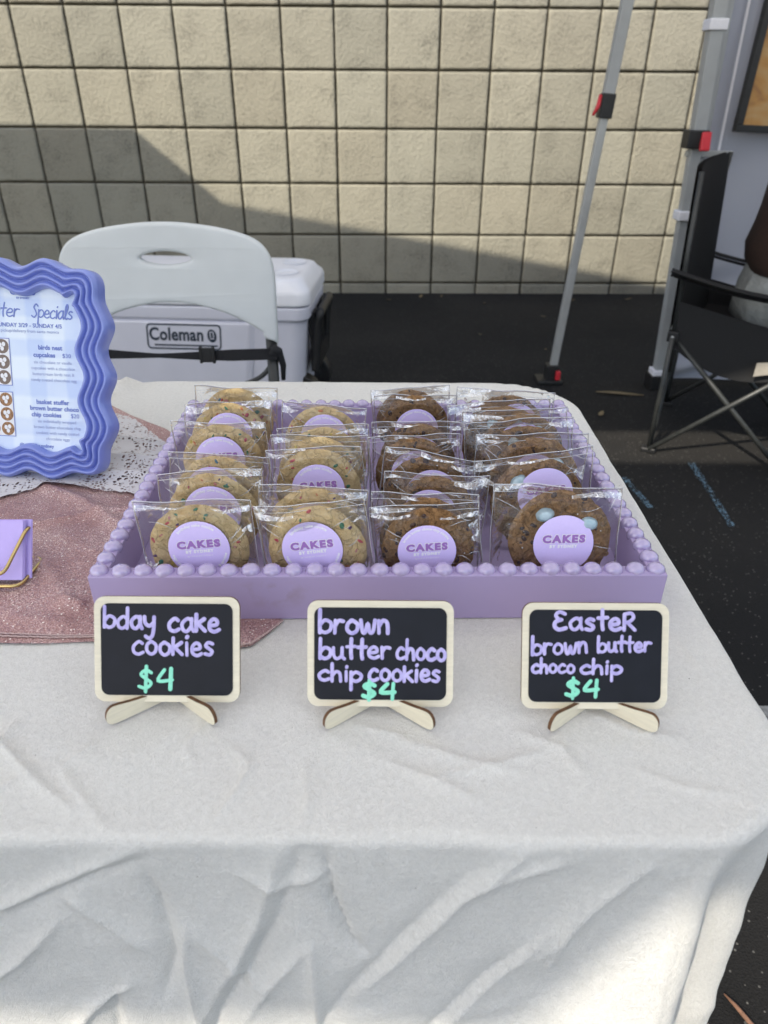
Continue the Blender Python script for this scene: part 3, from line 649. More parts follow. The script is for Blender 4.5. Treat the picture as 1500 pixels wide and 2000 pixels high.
#@@BACK
# ------------------------------------------------------------------ folding chair and cooler
def folding_chair():
    t = empty('folding_chair', (-.464, 1.55, 0)); tag(t, 'white plastic folding chair with oval hand hole in its back', 'chair')
    W = .44; zb = .66
    o = [(-W / 2, .655), (-W / 2 + .02, .665)]
    out = cr([(-.221, .640), (-.2215, .70), (-.221, .77), (-.212, .81), (-.185, .836), (-.13, .853), (-.06, .863), (0, .866), (.06, .863), (.13, .853), (.185, .836), (.212, .81), (.221, .77), (.2215, .70), (.221, .640)], 4)
    low = cr([(.221, .640), (.205, .642), (.198, .656), (.12, .688), (.04, .704), (0, .706), (-.04, .704), (-.12, .688), (-.198, .656), (-.205, .642), (-.221, .640)], 4)
    low = [(x, z + .014 * (1 - (x / .23) ** 2)) for x, z in low]
    outline = out + low[1:-1]
    hole = [(.062 * cos(a) , .803 + .0205 * sin(a)) for a in np.linspace(0, 2 * pi, 40, endpoint=False)]
    v, f = filled(outline, [hole], .022, .007)
    def bend(p):
        x, z, d = p; return Vector((x, d + .10 * (x * x) * -1.2 + (z - .65) * .10, z))
    bm = bmesh.new(); vv = [bm.verts.new(p) for p in v]
    for q in f:
        try: bm.faces.new([vv[i] for i in q])
        except ValueError: pass
    bmesh.ops.subdivide_edges(bm, edges=[e for e in bm.edges if e.calc_length() > .03], cuts=3, use_grid_fill=True)
    bmesh.ops.triangulate(bm, faces=[q for q in bm.faces if len(q.verts) > 4])
    for x in bm.verts: x.co = bend(x.co)
    bmesh.ops.remove_doubles(bm, verts=bm.verts, dist=1e-5); bmesh.ops.recalc_face_normals(bm, faces=bm.faces)
    me = bpy.data.meshes.new('backrest'); bm.to_mesh(me); bm.free()
    for p in me.polygons: p.use_smooth = True
    bo = link('backrest', me, M['plastic'], t)
    e = bo.modifiers.new('es', 'EDGE_SPLIT'); e.split_angle = ra(50)
    for s in (-1, 1):
        MB().tube([(s * .211, .005, .66), (s * .211, -.01, .45), (s * .211, -.33, .02)], .0125, 14).build('front_leg', M['blacksteel'], t)
        MB().tube([(s * .19, -.28, .43), (s * .19, .24, .02)], .0115, 12).build('rear_leg', M['blacksteel'], t)
        MB().tube([(s * .211, -.33, .0), (s * .211, -.323, .03)], .015, 12).build('foot_cap', M['black'], t)
    def seat(u, v):
        x = -.19 + .38 * u; y = -.36 + .36 * v; return Vector((x, y, .45 - .012 * sin(pi * u) * sin(pi * v)))
    mb = MB(); mb.grid(seat, 12, 12).grid(lambda u, v: seat(u, v) - Vector((0, 0, .02)), 12, 12, flip=True)
    v, f = filled(rrect(.39, .37, .05), (), .02, .006); mb = MB(); mb.add([(p[0], p[1] - .18, .445 + p[2]) for p in v], f, 0, False); mb.build('seat', M['plastic'], t)
    # webbing strap with slide buckle tied round both uprights
    def st(u, v):
        x = -.225 + .45 * u; h = .0255 * (.35 + .65 * min(1, abs(u - .42) / .35)) if u < .8 else .0255
        z = .606 - .004 * sin(pi * u) + (v - .5) * h; return Vector((x, -.018 - .006 * sin(pi * u), z))
    mb = MB(); mb.grid(st, 40, 3); mb.grid(lambda u, v: st(u, v) + Vector((0, .002, 0)), 40, 3, flip=True)
    mb.tube([(.212, -.018, .618), (.226, -.008, .608), (.234, .0, .575), (.232, 0, .54)], [.013, .011, .007, .005], 8); mb.build('strap', M['strap'], t)
    mb = MB(); mb.box((.072, -.028, .606), (.028, .007, .032)).box((.058, -.028, .606), (.006, .01, .036)).box((.086, -.028, .606), (.006, .01, .036)); mb.build('buckle', M['black'], t, .001)
    MB().tube(cr([(-.205, .0, .585), (-.2, 0, .565), (-.17, 0, .54), (-.11, 0, .522), (0, 0, .515), (.11, 0, .522), (.17, 0, .54), (.2, 0, .565), (.205, 0, .585)], 5), .0055, 8).build('rear_bow', M['blacksteel'], t)
folding_chair()

def cooler():
    t = empty('wheeled_cooler', (-.755, 2.78, 0)); t.rotation_euler = (0, 0, ra(-3.5)); t.scale = (1, 1, 1.125); tag(t, 'large white wheeled cooler with molded lid behind the folding chair', 'cooler')
    W, D = 1.0, .43
    def shell(mb, secs, n=8):
        rings = []
        for (z, w, d, r, cy_) in secs: rings.append([(x, y + cy_, z) for x, y in rrect(w, d, r, n)])
        k = len(rings[0]); vs = [p for r in rings for p in r]; fs = []
        for i in range(len(rings) - 1):
            for j in range(k): fs.append((i * k + j, i * k + (j + 1) % k, (i + 1) * k + (j + 1) % k, (i + 1) * k + j))
        fs.append(tuple(range(k))[::-1]); fs.append(tuple(range((len(rings) - 1) * k, len(rings) * k))); mb.add(vs, fs, 0, True)
    mb = MB(); shell(mb, [(.05, .90, .35, .05, 0), (.06, .905, .355, .05, 0), (.33, .955, .40, .05, 0), (.345, .962, .408, .05, 0), (.352, .985, .43, .05, 0), (.385, .99, .435, .05, 0), (.392, .985, .43, .05, 0)])
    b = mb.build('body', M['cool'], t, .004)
    mb = MB()
    mb.add([(-.30, -.196, .345), (.30, -.196, .345), (.255, -.19, .10), (-.255, -.19, .10), (-.275, -.214, .338), (.275, -.214, .338), (.235, -.204, .105), (-.235, -.204, .105)],
           [(4, 7, 6, 5), (0, 4, 5, 1), (1, 5, 6, 2), (2, 6, 7, 3), (3, 7, 4, 0)])
    mb.build('front_panel', M['cool'], t, .004)
    mb = MB(); shell(mb, [(.395, .985, .43, .05, 0), (.40, 1.0, .44, .05, 0), (.43, 1.0, .44, .05, 0), (.445, .99, .43, .055, 0), (.462, .955, .395, .06, 0), (.472, .94, .38, .06, 0), (.478, .90, .34, .06, 0)])
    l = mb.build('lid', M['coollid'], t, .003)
    for s in (-1, 1):
        for y in (-.09, .09):
            mb = MB(); mb.add(*ring_disc((s * .40, y, .4795), .047, .010)); mb.build('cup_holder', M['coollid'], l)
    mb = MB(); shell(mb, [(.475, .62, .25, .05, 0), (.482, .61, .24, .05, 0), (.486, .58, .21, .05, 0)]); mb.build('lid_panel', M['coollid'], l)
    for y in (-.13, .13):
        mb = MB(); mb.tube([(.445, y - .03, .075), (.445, y + .03, .075)], .075, 24).tube([(.445, y - .034, .075), (.445, y + .034, .075)], .04, 20); mb.build('wheel', M['black'], t, .006)
    mb = MB(); mb.box((.50, 0, .20), (.03, .26, .06)).tube(fillet([(.50, -.13, .17), (.515, -.13, .33), (.525, -.13, .36), (.525, .13, .36), (.515, .13, .33), (.50, .13, .17)], .04), .016, 10).box((.492, -.1, .26), (.02, .06, .2)).box((.492, .1, .26), (.02, .06, .2)); mb.build('tow_handle', M['black'], t, .004)
    mb = MB(); mb.box((-.505, 0, .30), (.03, .2, .05)); mb.build('side_handle', M['black'], t, .008)
    # printed badge on the front panel
    sl_ = (.214 - .204) / (.338 - .105)
    fn = lambda x, z, h=0: Vector((x, -.2155 - (z - .338) * -sl_ * -1 * -1 - h + (z - .338) * 0, z))
    fn = lambda x, z, h=0: Vector((x, -(.204 + sl_ * (z - .105)) - .0012 - h, z))
    mb = MB(); cx, cz = .03, .292; w, h = .278, .086
    sk = lambda x, z: (x + (z - cz) * .10, z)
    def frame_ring(w, h, r, tk):
        A = rrect(w, h, r, 6, cx, cz); B = rrect(w - 2 * tk, h - 2 * tk, max(r - tk, .004), 6, cx, cz); k = len(A)
        mb.add([fn(*sk(*p)) for p in A] + [fn(*sk(*p)) for p in B], [(i, (i + 1) % k, k + (i + 1) % k, k + i) for i in range(k)])
    frame_ring(w, h, .016, .0055)
    put_text(mb, 'Coleman', .060, lambda x, y: fn(*sk(cx - .028 + x * .90, cz - .012 + y), .0002), offset=.0016, space=1.04)
    mb.add([fn(*sk(cx - .112, cz - .026)), fn(*sk(cx + .125, cz - .026)), fn(*sk(cx + .125, cz - .0315)), fn(*sk(cx - .112, cz - .0315))], [(0, 1, 2, 3)])
    # lantern emblem: solid disc with light slits
    ex, ez = cx + .105, cz + .005
    mb.add([fn(ex, ez, .0002)] + [fn(ex + .017 * cos(a), ez + .022 * sin(a), .0002) for a in np.linspace(0, 2 * pi, 24, endpoint=False)], [(0, i + 1, (i + 1) % 24 + 1) for i in range(24)])
    for (dx, dz, ww, hh) in ((-.006, .004, .0035, .018), (.006, .004, .0035, .018), (0, .013, .014, .003), (0, -.009, .016, .003)):
        mb.add([fn(ex + dx - ww / 2, ez + dz - hh / 2, .0005), fn(ex + dx + ww / 2, ez + dz - hh / 2, .0005), fn(ex + dx + ww / 2, ez + dz + hh / 2, .0005), fn(ex + dx - ww / 2, ez + dz + hh / 2, .0005)], [(0, 1, 2, 3)], 1)
    mb.build('badge', [M['navy'], M['cool']], t)
def ring_disc(c, r, d, n=28):
    rad = [(r, 0), (r - .004, .003), (r - .008, -.001), (r - .016, -.0012)]
    vs = []; fs = []
    for (q, z) in rad:
        for i in range(n): vs.append((c[0] + q * cos(2 * pi * i / n), c[1] + q * sin(2 * pi * i / n), c[2] + z))
    for k in range(len(rad) - 1):
        for i in range(n): fs.append((k * n + i, k * n + (i + 1) % n, (k + 1) * n + (i + 1) % n, (k + 1) * n + i))
    fs.append(tuple(range((len(rad) - 1) * n, len(rad) * n))); return vs, fs, 0, True
cooler()

# ------------------------------------------------------------------ camping chair and seated person
def camp_chair():
    t = empty('camping_chair', (1.242, 2.44, 0)); t.rotation_euler = (0, 0, ra(-25.5)); tag(t, 'black folding camping chair with crossed legs, occupied, seen side on', 'chair')
    X, Y = .21, .245; hubz = .415
    F = {(sx, sy): Vector((sx * (X if sx < 0 else X + .01), sy * Y, .012)) for sx in (-1, 1) for sy in (-1, 1)}
    Hb = {(sx, sy): Vector((sx * (X - .0) + (.0 if sx < 0 else .03), sy * (Y - .02), hubz)) for sx in (-1, 1) for sy in (-1, 1)}
    r = .0085
    def rod(a, b): MB().tube([a, b], r, 10).build('leg_rod', M['blacksteel'], t)
    for sy in (-1, 1):
        rod(F[(-1, sy)] + Vector((0, sy * .01, 0)), Hb[(1, sy)]); rod(F[(1, sy)], Hb[(-1, sy)])
    for sx in (-1, 1):
        rod(F[(sx, -1)], Hb[(sx, 1)]); rod(F[(sx, 1)], Hb[(sx, -1)])
    rod(F[(-1, -1)], Hb[(-1, -1)] + Vector((.0, -.02, 0))); rod(F[(-1, 1)], Hb[(-1, 1)] + Vector((0, .02, 0)))
    tops = {}
    for sy in (-1, 1):
        tp = Vector((-X - .02 + .052 * (sy > 0), sy * (Y - .025) + .02, .905 + .03 * (sy > 0))); tops[sy] = tp
        MB().tube([Hb[(-1, sy)], tp], r, 10).build('back_post', M['blacksteel'], t)
        MB().tube([Hb[(1, sy)], Vector((X + .05, sy * Y, .60))], r, 10).build('arm_post', M['blacksteel'], t)
        mb = MB()
        A = Vector((-X - .045, sy * (Y + .005), .628)); B = Vector((X + .1, sy * (Y + .01), .585))
        mb.grid(lambda u, v: A.lerp(B, u) + Vector((0, (v - .5) * .055, -.03 * sin(pi * u) - .008 * sin(pi * v))), 14, 4); mb.grid(lambda u, v: A.lerp(B, u) + Vector((0, (v - .5) * .055, -.03 * sin(pi * u) - .014 - .004 * sin(pi * v))), 14, 4, flip=True)
        mb.build('armrest', M['fabricblack'], t)
    for k in F:
        mb = MB(); mb.box(F[k] + Vector((0, 0, -.003)), (.05, .035, .018)); mb.build('foot', M['black'], t, .004)
        mb = MB(); mb.box(Hb[k], (.035, .035, .035)); mb.ell(Hb[k] + Vector((0, k[1] * .02, 0)), (.005, .004, .005), 1); mb.build('hub', [M['black'], M['steel2']], t, .004)
    def seat(u, v, d=0):
        a = Hb[(-1, -1)].lerp(Hb[(1, -1)], u); b = Hb[(-1, 1)].lerp(Hb[(1, 1)], u); p = a.lerp(b, v)
        p.z += .012 - .085 * (sin(pi * v) ** .6) * (.55 + .45 * sin(pi * u)) - d; return p
    mb = MB(); mb.grid(lambda u, v: seat(u, v), 16, 16).grid(lambda u, v: seat(u, v, .012), 16, 16, flip=True)
    for sy, v0 in ((-1, 0.), (1, 1.)):                       # hanging side skirt of the sling
        mb.grid(lambda u, v: seat(u, v0) + Vector((0, sy * .006, -.13 * v * sin(pi * min(1, u * .85 + .06)) ** .7)), 18, 5)
    for sy in (-1, 1):                                         # side panels rising to the back
        mb.grid(lambda u, v: Hb[(-1, sy)].lerp(Hb[(1, sy)], u) + Vector((0, sy * .003, .008 + v * (.02 + .085 * (1 - u)))), 10, 4)
    mb.build('seat', M['fabricblack'], t)
    def back(u, v, d=0):
        lo = Hb[(-1, -1)].lerp(Hb[(-1, 1)], u) + Vector((.07 * u, 0, 0)); hi = tops[-1].lerp(tops[1], u); p = lo.lerp(hi, v)
        p.x += -.03 * sin(pi * u) - d; p.y += 0; return p
    mb = MB(); mb.grid(back, 16, 16).grid(lambda u, v: back(u, v, .015), 16, 16, flip=True)
    mb.build('backrest', M['fabricblack'], t)
    mb = MB(); mb.grid(lambda u, v: Vector((.055 + .17 * u, -Y - .012 + .006 * sin(u * 6), .372 - .035 * v * (1.3 - .6 * u if u < .3 else 1 - .1 * u) + .008 * sin(3 * u))), 16, 4)
    mb.build('cream_strap', M['hem_cream'], t)
M['hem_cream'] = pm('cream_webbing', (.30, .275, .235), .85, var=.15, vscale=120)
camp_chair()

def skin_obj(name, joints, edges, mat, parent, sub=2, root=0):
    me = bpy.data.meshes.new(name); me.from_pydata([j[0] for j in joints], edges, []); o = bpy.data.objects.new(name, me); COL.objects.link(o)
    sk = o.modifiers.new('skin', 'SKIN'); sk.use_smooth_shade = True
    for i, j in enumerate(joints):
        d = me.skin_vertices[0].data[i]; q = j[1]; d.radius = q if isinstance(q, tuple) else (q, q); d.use_root = i == root
    o.modifiers.new('sub', 'SUBSURF').levels = sub; o.modifiers['sub'].render_levels = sub
    me.materials.append(mat); o.parent = parent; return o

def loft(mb, secs, mi=0, n=28, wob=0., seed=0):
    vs = []; fs = []
    for i, (c, rx, ry) in enumerate(secs):
        for j in range(n):
            a = 2 * pi * j / n; k = 1 + wob * noise.noise(Vector((cos(a) * 2.2, sin(a) * 2.2, c[2] * 16 + seed)))
            vs.append((c[0] + rx * k * cos(a), c[1] + ry * k * sin(a), c[2]))
    for i in range(len(secs) - 1):
        for j in range(n): fs.append((i * n + j, i * n + (j + 1) % n, (i + 1) * n + (j + 1) % n, (i + 1) * n + j))
    fs += [tuple(range(n))[::-1], tuple(range((len(secs) - 1) * n, len(secs) * n))]
    mb.add(vs, fs, mi, True)

def person():
    t = empty('person', (1.345, 2.405, .44)); t.rotation_euler = (0, 0, ra(-25)); tag(t, 'person in dark brown top and grey trousers sitting on black camping chair', 'person')
    # local: x forward, y left, z up, origin at the hip on the seat
    J = [((.0, 0, .10), (.08, .10)), ((-.0, 0, .24), (.075, .10)), ((.0, 0, .40), (.09, .12)), ((.01, 0, .52), (.06, .10)), ((.02, 0, .60), (.045, .045)), ((.035, 0, .66), (.05, .05)), ((.04, 0, .76), (.082, .072)), ((.04, 0, .83), (.06, .055)),
         ((.01, .18, .49), (.045, .045)), ((.10, .23, .25), (.036, .036)), ((.33, .20, .20), (.03, .03)), ((.40, .19, .20), (.035, .02)),
         ((.01, -.18, .49), (.045, .045)), ((.10, -.23, .25), (.036, .036)), ((.33, -.20, .20), (.03, .03)), ((.40, -.19, .20), (.035, .02)),
         ((.02, .09, .09), (.065, .065)), ((.42, .10, .08), (.05, .05)), ((.46, .10, -.20), (.045, .045)), ((.44, .10, -.36), (.035, .035)), ((.52, .10, -.40), (.035, .025)),
         ((.02, -.09, .09), (.065, .065)), ((.42, -.10, .08), (.05, .05)), ((.46, -.10, -.20), (.045, .045)), ((.44, -.10, -.36), (.035, .035)), ((.52, -.10, -.40), (.035, .025))]
    E = [(0, 1), (1, 2), (2, 3), (3, 4), (4, 5), (5, 6), (6, 7), (3, 8), (8, 9), (9, 10), (10, 11), (3, 12), (12, 13), (13, 14), (14, 15), (0, 16), (16, 17), (17, 18), (18, 19), (19, 20), (0, 21), (21, 22), (22, 23), (23, 24), (24, 25)]
    for hand, sy in ((11, 1), (15, -1)):
        b = Vector(J[hand][0])
        for k, (dy, L) in enumerate(((-.024, .065), (-.008, .075), (.008, .07), (.023, .055))):
            a = len(J); J += [((b.x + .035, b.y + dy, b.z), .009), ((b.x + .035 + L * .5, b.y + dy, b.z - .008), .008), ((b.x + .03 + L * .9, b.y + dy, b.z - .03), .007)]; E += [(hand, a), (a, a + 1), (a + 1, a + 2)]
        a = len(J); J += [((b.x + .0, b.y - sy * .035, b.z + .005), .010), ((b.x + .035, b.y - sy * .055, b.z), .008)]; E += [(hand, a), (a, a + 1)]
    skin_obj('body', J, E, M['skin'], t)
    MB().ell((.128, 0, .735), (.018, .012, .022)).build('nose', M['skin'], t)
    for sy in (-1, 1):
        MB().ell((.118, sy * .028, .765), (.008, .011, .008)).build('eye', M['shoe'], t); MB().ell((.04, sy * .078, .745), (.018, .008, .028)).build('ear', M['skin'], t)
    MB().ell((.124, 0, .70), (.008, .022, .006)).build('mouth', M['redplastic'], t)
    mb = MB(); mb.ell((.02, 0, .80), (.10, .09, .085)).ell((-.025, 0, .72), (.05, .075, .11)); mb.build('hair', M['hair'], t)
    mb = MB(); loft(mb, [((0, 0, .165), .135, .17), ((-.0, 0, .17), .15, .19), ((-.005, 0, .20), .158, .195), ((-.005, 0, .25), .168, .20), ((-.0, 0, .31), .160, .20), ((0, 0, .37), .155, .205), ((0, 0, .45), .152, .21), ((.0, 0, .53), .142, .20), ((.01, 0, .585), .10, .13), ((.02, 0, .62), .062, .068), ((.022, 0, .64), .058, .062)], 0, 32, .05, 3)
    for sy in (-1, 1): mb.tube(cr([(.0, sy * .14, .53), (.015, sy * .20, .47), (.06, sy * .24, .36), (.10, sy * .245, .25), (.18, sy * .23, .215), (.32, sy * .205, .20)], 5), [.075 - .03 * i / 25 for i in range(26)], 14)
    mb.build('jacket', M['jacket'], t)
    mb = MB(); loft(mb, [((.0, 0, -.01), .14, .17), ((.0, 0, .02), .168, .19), ((-.005, 0, .08), .172, .195), ((-.0, 0, .13), .166, .19), ((0, 0, .20), .145, .18)], 0, 48, .10, 9)
    for sy in (-1, 1): mb.tube(cr([(.0, sy * .09, .075), (.2, sy * .10, .085), (.41, sy * .10, .085), (.465, sy * .10, .03), (.465, sy * .10, -.15), (.45, sy * .10, -.33)], 5), [.105 - .045 * i / 25 for i in range(26)], 16)
    mb.build('trousers', M['trouser'], t)
    for sy in (-1, 1):
        mb = MB(); mb.ell((.50, sy * .10, -.405), (.13, .045, .035)); mb.build('shoe', M['shoe'], t)
person()

# ------------------------------------------------------------------ litter on the ground
def leaf_mesh(L, w, seed):
    rg = random.Random(seed); mb = MB()
    mb.grid(lambda u, v: Vector(((u - .5) * L, (v - .5) * w * (sin(pi * min(1, u * .95 + .03)) ** .8), .004 + .006 * sin(3 * u + seed) * (u) + .004 * abs(v - .5))), 10, 4); return mb
def litter():
    big = leaf_mesh(.20, .03, 2).build('dry_leaf', M['leaf']); big.location = (1.0, 2.86, .004); big.rotation_euler = (0, 0, ra(-6)); tag(big, 'long curled tan leaf on asphalt beside the canopy foot', 'leaf', 'dry leaves on the asphalt')
    me = leaf_mesh(.035, .018, 5).mesh('dry_leaf')
    rg = random.Random(21)
    for i, (x, y) in enumerate(((.86, 2.63), (.02, 4.4), (.22, 4.48), (.6, 4.33), (.9, 4.05), (1.15, 4.42), (.5, 3.7), (.8, 3.45), (.35, 4.5), (1.5, 4.45))):
        o = link('dry_leaf', me, M['leaf']); o.location = (x, y, .003); o.rotation_euler = (0, 0, rg.uniform(0, 6)); s = rg.uniform(.7, 1.3); o.scale = (s, s, s)
        tag(o, 'small dry leaf scrap lying on the asphalt near the wall' if y > 3.3 else 'small pale leaf scrap on asphalt just past the table', 'leaf', 'dry leaves on the asphalt')
    mb = MB(); mb.tube([(.4888, .5212, .006), (.499, .503, .008), (.512, .48, .006), (.53, .44, .005)], [.0012, .003, .0036, .003], 8); o = mb.build('twig', M['twig']); tag(o, 'thin brown twig on the asphalt by the tablecloth', 'twig')
litter()
#@@TABLE
# ------------------------------------------------------------------ table and cloth
X0, X1, Y0, Y1, RC = -1.30, .264, .262, 1.010, .105
CREASES = [  # (points in unrolled cloth metres, amplitude, width)
]
def creases_from():
    C = []
    def fr(pts, a, w): C.append((np.array(pts), a, w))
    # front drape: (x, depth below the edge)
    D = lambda x, d: (x, Y0 - d)   # depth below the front edge
    fr([D(-.143, .03), D(-.138, .065), D(-.136, .12), D(-.15, .17)], -.0045, .006)
    fr([D(-.125, .085), D(-.13, .13), D(-.128, .19), D(-.135, .26)], .0045, .006)
    fr([D(-.125, .085), D(-.098, .125), D(-.08, .17)], .0035, .006)
    fr([D(-.047, .012), D(-.066, .08), D(-.085, .13), D(-.115, .2), D(-.14, .28)], -.0055, .009)
    fr([D(-.060, .012), D(-.078, .08), D(-.098, .13), D(-.128, .2)], .004, .008)
    fr([D(-.034, .012), D(-.030, .06), D(-.020, .10), D(-.01, .115)], -.005, .005)
    fr([D(-.045, .1), D(-.044, .16), D(-.046, .24)], .005, .007)
    fr([D(-.048, .105), D(-.075, .15), D(-.10, .21)], .0035, .006)
    fr([D(-.146, .012), D(-.19, .035), D(-.235, .065), D(-.30, .10)], .0045, .006)
    fr([D(-.14, .02), D(-.185, .045), D(-.232, .075)], -.0035, .006)
    fr([D(-.20, .075), D(-.24, .125), D(-.29, .17)], .004, .007)
    fr([D(-.20, .05), D(-.175, .08), D(-.15, .115)], .003, .006)
    fr([D(-.17, .15), D(-.20, .18), D(-.235, .24)], .005, .006)
    fr([D(-.18, .15), D(-.19, .2), D(-.195, .25)], -.005, .007)
    fr([D(.052, .03), D(.02, .085), D(-.01, .14), D(-.05, .22)], -.005, .010)
    fr([D(.085, .012), D(.05, .05), D(.015, .11), D(-.02, .17)], .005, .010)
    fr([D(.095, .1), D(.06, .16), D(.02, .23)], -.005, .010)
    fr([D(.11, .085), D(.075, .145), D(.035, .22)], .0045, .010)
    fr([D(.12, .06), D(.115, .10), D(.11, .13)], .003, .006)
    fr([D(.06, .04), D(.085, .028), D(.11, .02)], .003, .006)
    fr([D(.16, .02), D(.13, .06), D(.10, .12)], .004, .009)
    fr([D(-.03, .03), D(-.06, .045), D(-.09, .03)], .003, .006)
    fr([D(-.28, .02), D(-.25, .05), D(-.24, .09)], -.003, .006)
    # table top
    fr([(-.265, .335), (-.243, .318), (-.222, .30), (-.185, .275)], .0022, .003)
    fr([(-.25, .345), (-.255, .315)], .002, .004)
    fr([(-.19, .33), (-.205, .305), (-.185, .285), (-.16, .262)], .0014, .004)
    fr([(-.10, .325), (-.085, .31), (-.09, .29), (-.10, .27)], .0015, .003)
    fr([(-.05, .31), (-.045, .285), (-.047, .262)], .0013, .003)
    fr([(.02, .33), (.05, .315), (.09, .305)], .0014, .004)
    fr([(.0, .315), (.04, .295), (.06, .285)], .0012, .004)
    fr([(-.06, .43), (-.02, .42), (.0, .40)], .0015, .004)
    fr([(.09, .34), (.12, .325), (.13, .30)], .0013, .004)
    fr([(-.30, .36), (-.27, .345)], .002, .004)
    fr([(.03, .30), (.07, .31), (.11, .325)], .0012, .003)
    fr([(-.23, .30), (-.25, .275)], .0014, .004)
    fr([(-.12, .345), (-.13, .325), (-.12, .305)], .0011, .003)
    fr([(.14, .36), (.17, .34), (.20, .335)], .0010, .003)
    fr([(.16, .31), (.19, .295), (.22, .29)], .0010, .003)
    fr([(-.02, .345), (.01, .335), (.03, .318)], .0011, .003)
    fr([(-.28, .31), (-.29, .28), (-.31, .265)], .0014, .004)
    fr([(.20, .46), (.235, .43), (.245, .39)], .0010, .004)
    fr([(-.395, 1.02), (-.375, .99), (-.39, .95), (-.42, .92)], .006, .008)
    fr([(-.36, 1.02), (-.355, .98)], -.004, .010)
    fr([(-.1, 1.0), (-.15, .96), (-.22, .93)], .002, .006)
    return C
def table_and_cloth():
    t = empty('folding_table', (-.5, .63, 0)); tag(t, 'trestle table hidden under the cream cloth', 'table')
    v, f = filled(rrect(X1 - X0 - .012, Y1 - Y0 - .012, RC - .005, 10), (), .04, .004)
    mb = MB(); mb.add([(p[0] + (X0 + X1) / 2 + .5, p[1] + (Y0 + Y1) / 2 - .63, p[2] + TZ - .028) for p in v], f); mb.build('tabletop', M['plastic'], t)
    for x in (-.6, .5):
        for y in (-.25, .25): MB().tube([(x, y, 0), (x, y, TZ - .045)], .014, 10).build('leg', M['steel'], t)
    fine = np.arange(-.34, .40, .0024); xs = np.concatenate([np.arange(X0 - .62, -.34, .02), fine, np.arange(.40, .64, .01)])
    ys = np.concatenate([np.arange(Y0 - .60, Y0 - .25, .012), np.arange(Y0 - .25, .40, .0024), np.arange(.40, .47, .0035), np.arange(.47, 1.06, .008), np.arange(1.06, Y1 + .5, .03)])
    A, B = np.meshgrid(xs, ys)
    # nearest point of the rounded rectangle's core
    RA = np.where(B < (Y0 + Y1) / 2, .082, RC)              # front corners are tighter than the back ones
    cx = np.clip(A, X0 + RA, X1 - RA); cyv = np.clip(B, Y0 + RA, Y1 - RA)
    vx, vy = A - cx, B - cyv; L = np.sqrt(vx ** 2 + vy ** 2) + 1e-9; nx, ny = vx / L, vy / L
    d = np.maximum(L - RA, 0)
    rho = .006; bend = rho * pi / 2
    ang = np.minimum(d / rho, pi / 2); out = np.where(d > 0, rho * np.sin(ang), 0); dz = np.where(d > 0, rho * (1 - np.cos(ang)) + np.maximum(d - bend, 0), 0)
    rr = np.minimum(L, RA) + out
    # drape: general outward billow, plus a cone fold at the front right corner
    hang = np.maximum(d - bend, 0)
    s = A * 1.0
    edge_in = np.clip((.24 - A) / .2, 0, 1) * (ny < -.5)
    bil = hang * .03 * edge_in + (.005 * np.sin(A * 14 + 1.0) + .003 * np.sin(A * 31 + B * 6 + .5)) * np.clip(hang / .35, 0, 1) ** 1.2 * (.25 + .75 * edge_in)
    q = (.205 - A) / (hang + .012)
    front = np.clip((-ny - .6) / .4, 0, 1) * (d > 0)
    qq = np.clip((q + .25) / .85, 0, 1)
    cone = hang * .22 * np.where(q < -.25, 0, np.sin(np.clip((1 - qq), 0, 1) * pi) ** 1.0 * (1 - qq) ** .6)
    corner = ((nx > .05) & (ny < -.05) & (d > 0))
    th_ = np.arctan2(nx, -ny)
    cf = np.where(corner, hang * np.sin(th_ * 2) * (.10 * np.cos(th_ * 9.0 - .8) - .05), 0)
    H = np.zeros_like(A)
    for (P, a, w) in creases_from():
        best = np.full(A.shape, 9.); best_t = np.zeros_like(A); n = len(P) - 1
        lo = P.min(0) - 5 * w; hi = P.max(0) + 5 * w
        ix = np.where((xs > lo[0]) & (xs < hi[0]))[0]; iy = np.where((ys > lo[1]) & (ys < hi[1]))[0]
        if len(ix) == 0 or len(iy) == 0: continue
        sl = np.ix_(iy, ix); a_, b_ = A[sl], B[sl]; bd = np.full(a_.shape, 9.); bt = np.zeros_like(a_)
        for i in range(n):
            p0, p1 = P[i], P[i + 1]; e = p1 - p0; tt = np.clip(((a_ - p0[0]) * e[0] + (b_ - p0[1]) * e[1]) / (e @ e), 0, 1)
            dd = np.hypot(a_ - p0[0] - tt * e[0], b_ - p0[1] - tt * e[1]); m = dd < bd; bd = np.where(m, dd, bd); bt = np.where(m, (i + tt) / n, bt)
        H[sl] += a * (1.5 if P[0][1] < Y0 else 2.3) * np.exp(-np.abs(bd / (w * .72)) ** 1.0) * np.sin(np.clip(bt * .96 + .02, 0, 1) * pi) ** .5
    rgn = np.random.default_rng(3)
    def vnoise(sc, seed):
        g = np.random.default_rng(seed).random((256, 256)); u = (A * sc) % 255; v = (B * sc) % 255; i = np.floor(u).astype(int); j = np.floor(v).astype(int); fu = u - i; fv = v - j
        fu = fu * fu * (3 - 2 * fu); fv = fv * fv * (3 - 2 * fv); i1 = (i + 1) % 256; j1 = (j + 1) % 256
        return g[j, i] * (1 - fu) * (1 - fv) + g[j, i1] * fu * (1 - fv) + g[j1, i] * (1 - fu) * fv + g[j1, i1] * fu * fv - .5
    top = d <= 0
    tray = ((A > -.26) & (A < .25) & (B > .44) & (B < .83))
    nz = .0009 * vnoise(28, 1) + .0005 * vnoise(70, 2) + np.where(top, .0016 * np.clip(1 - 3.2 * np.abs(vnoise(11, 31)), 0, 1) ** 1.5 * np.clip((.45 - B) / .1, .25, 1), 0)
    nz = np.where(top, nz, nz * 1.6 + .0035 * vnoise(14, 5) * np.clip(d / .1, 0, 1))
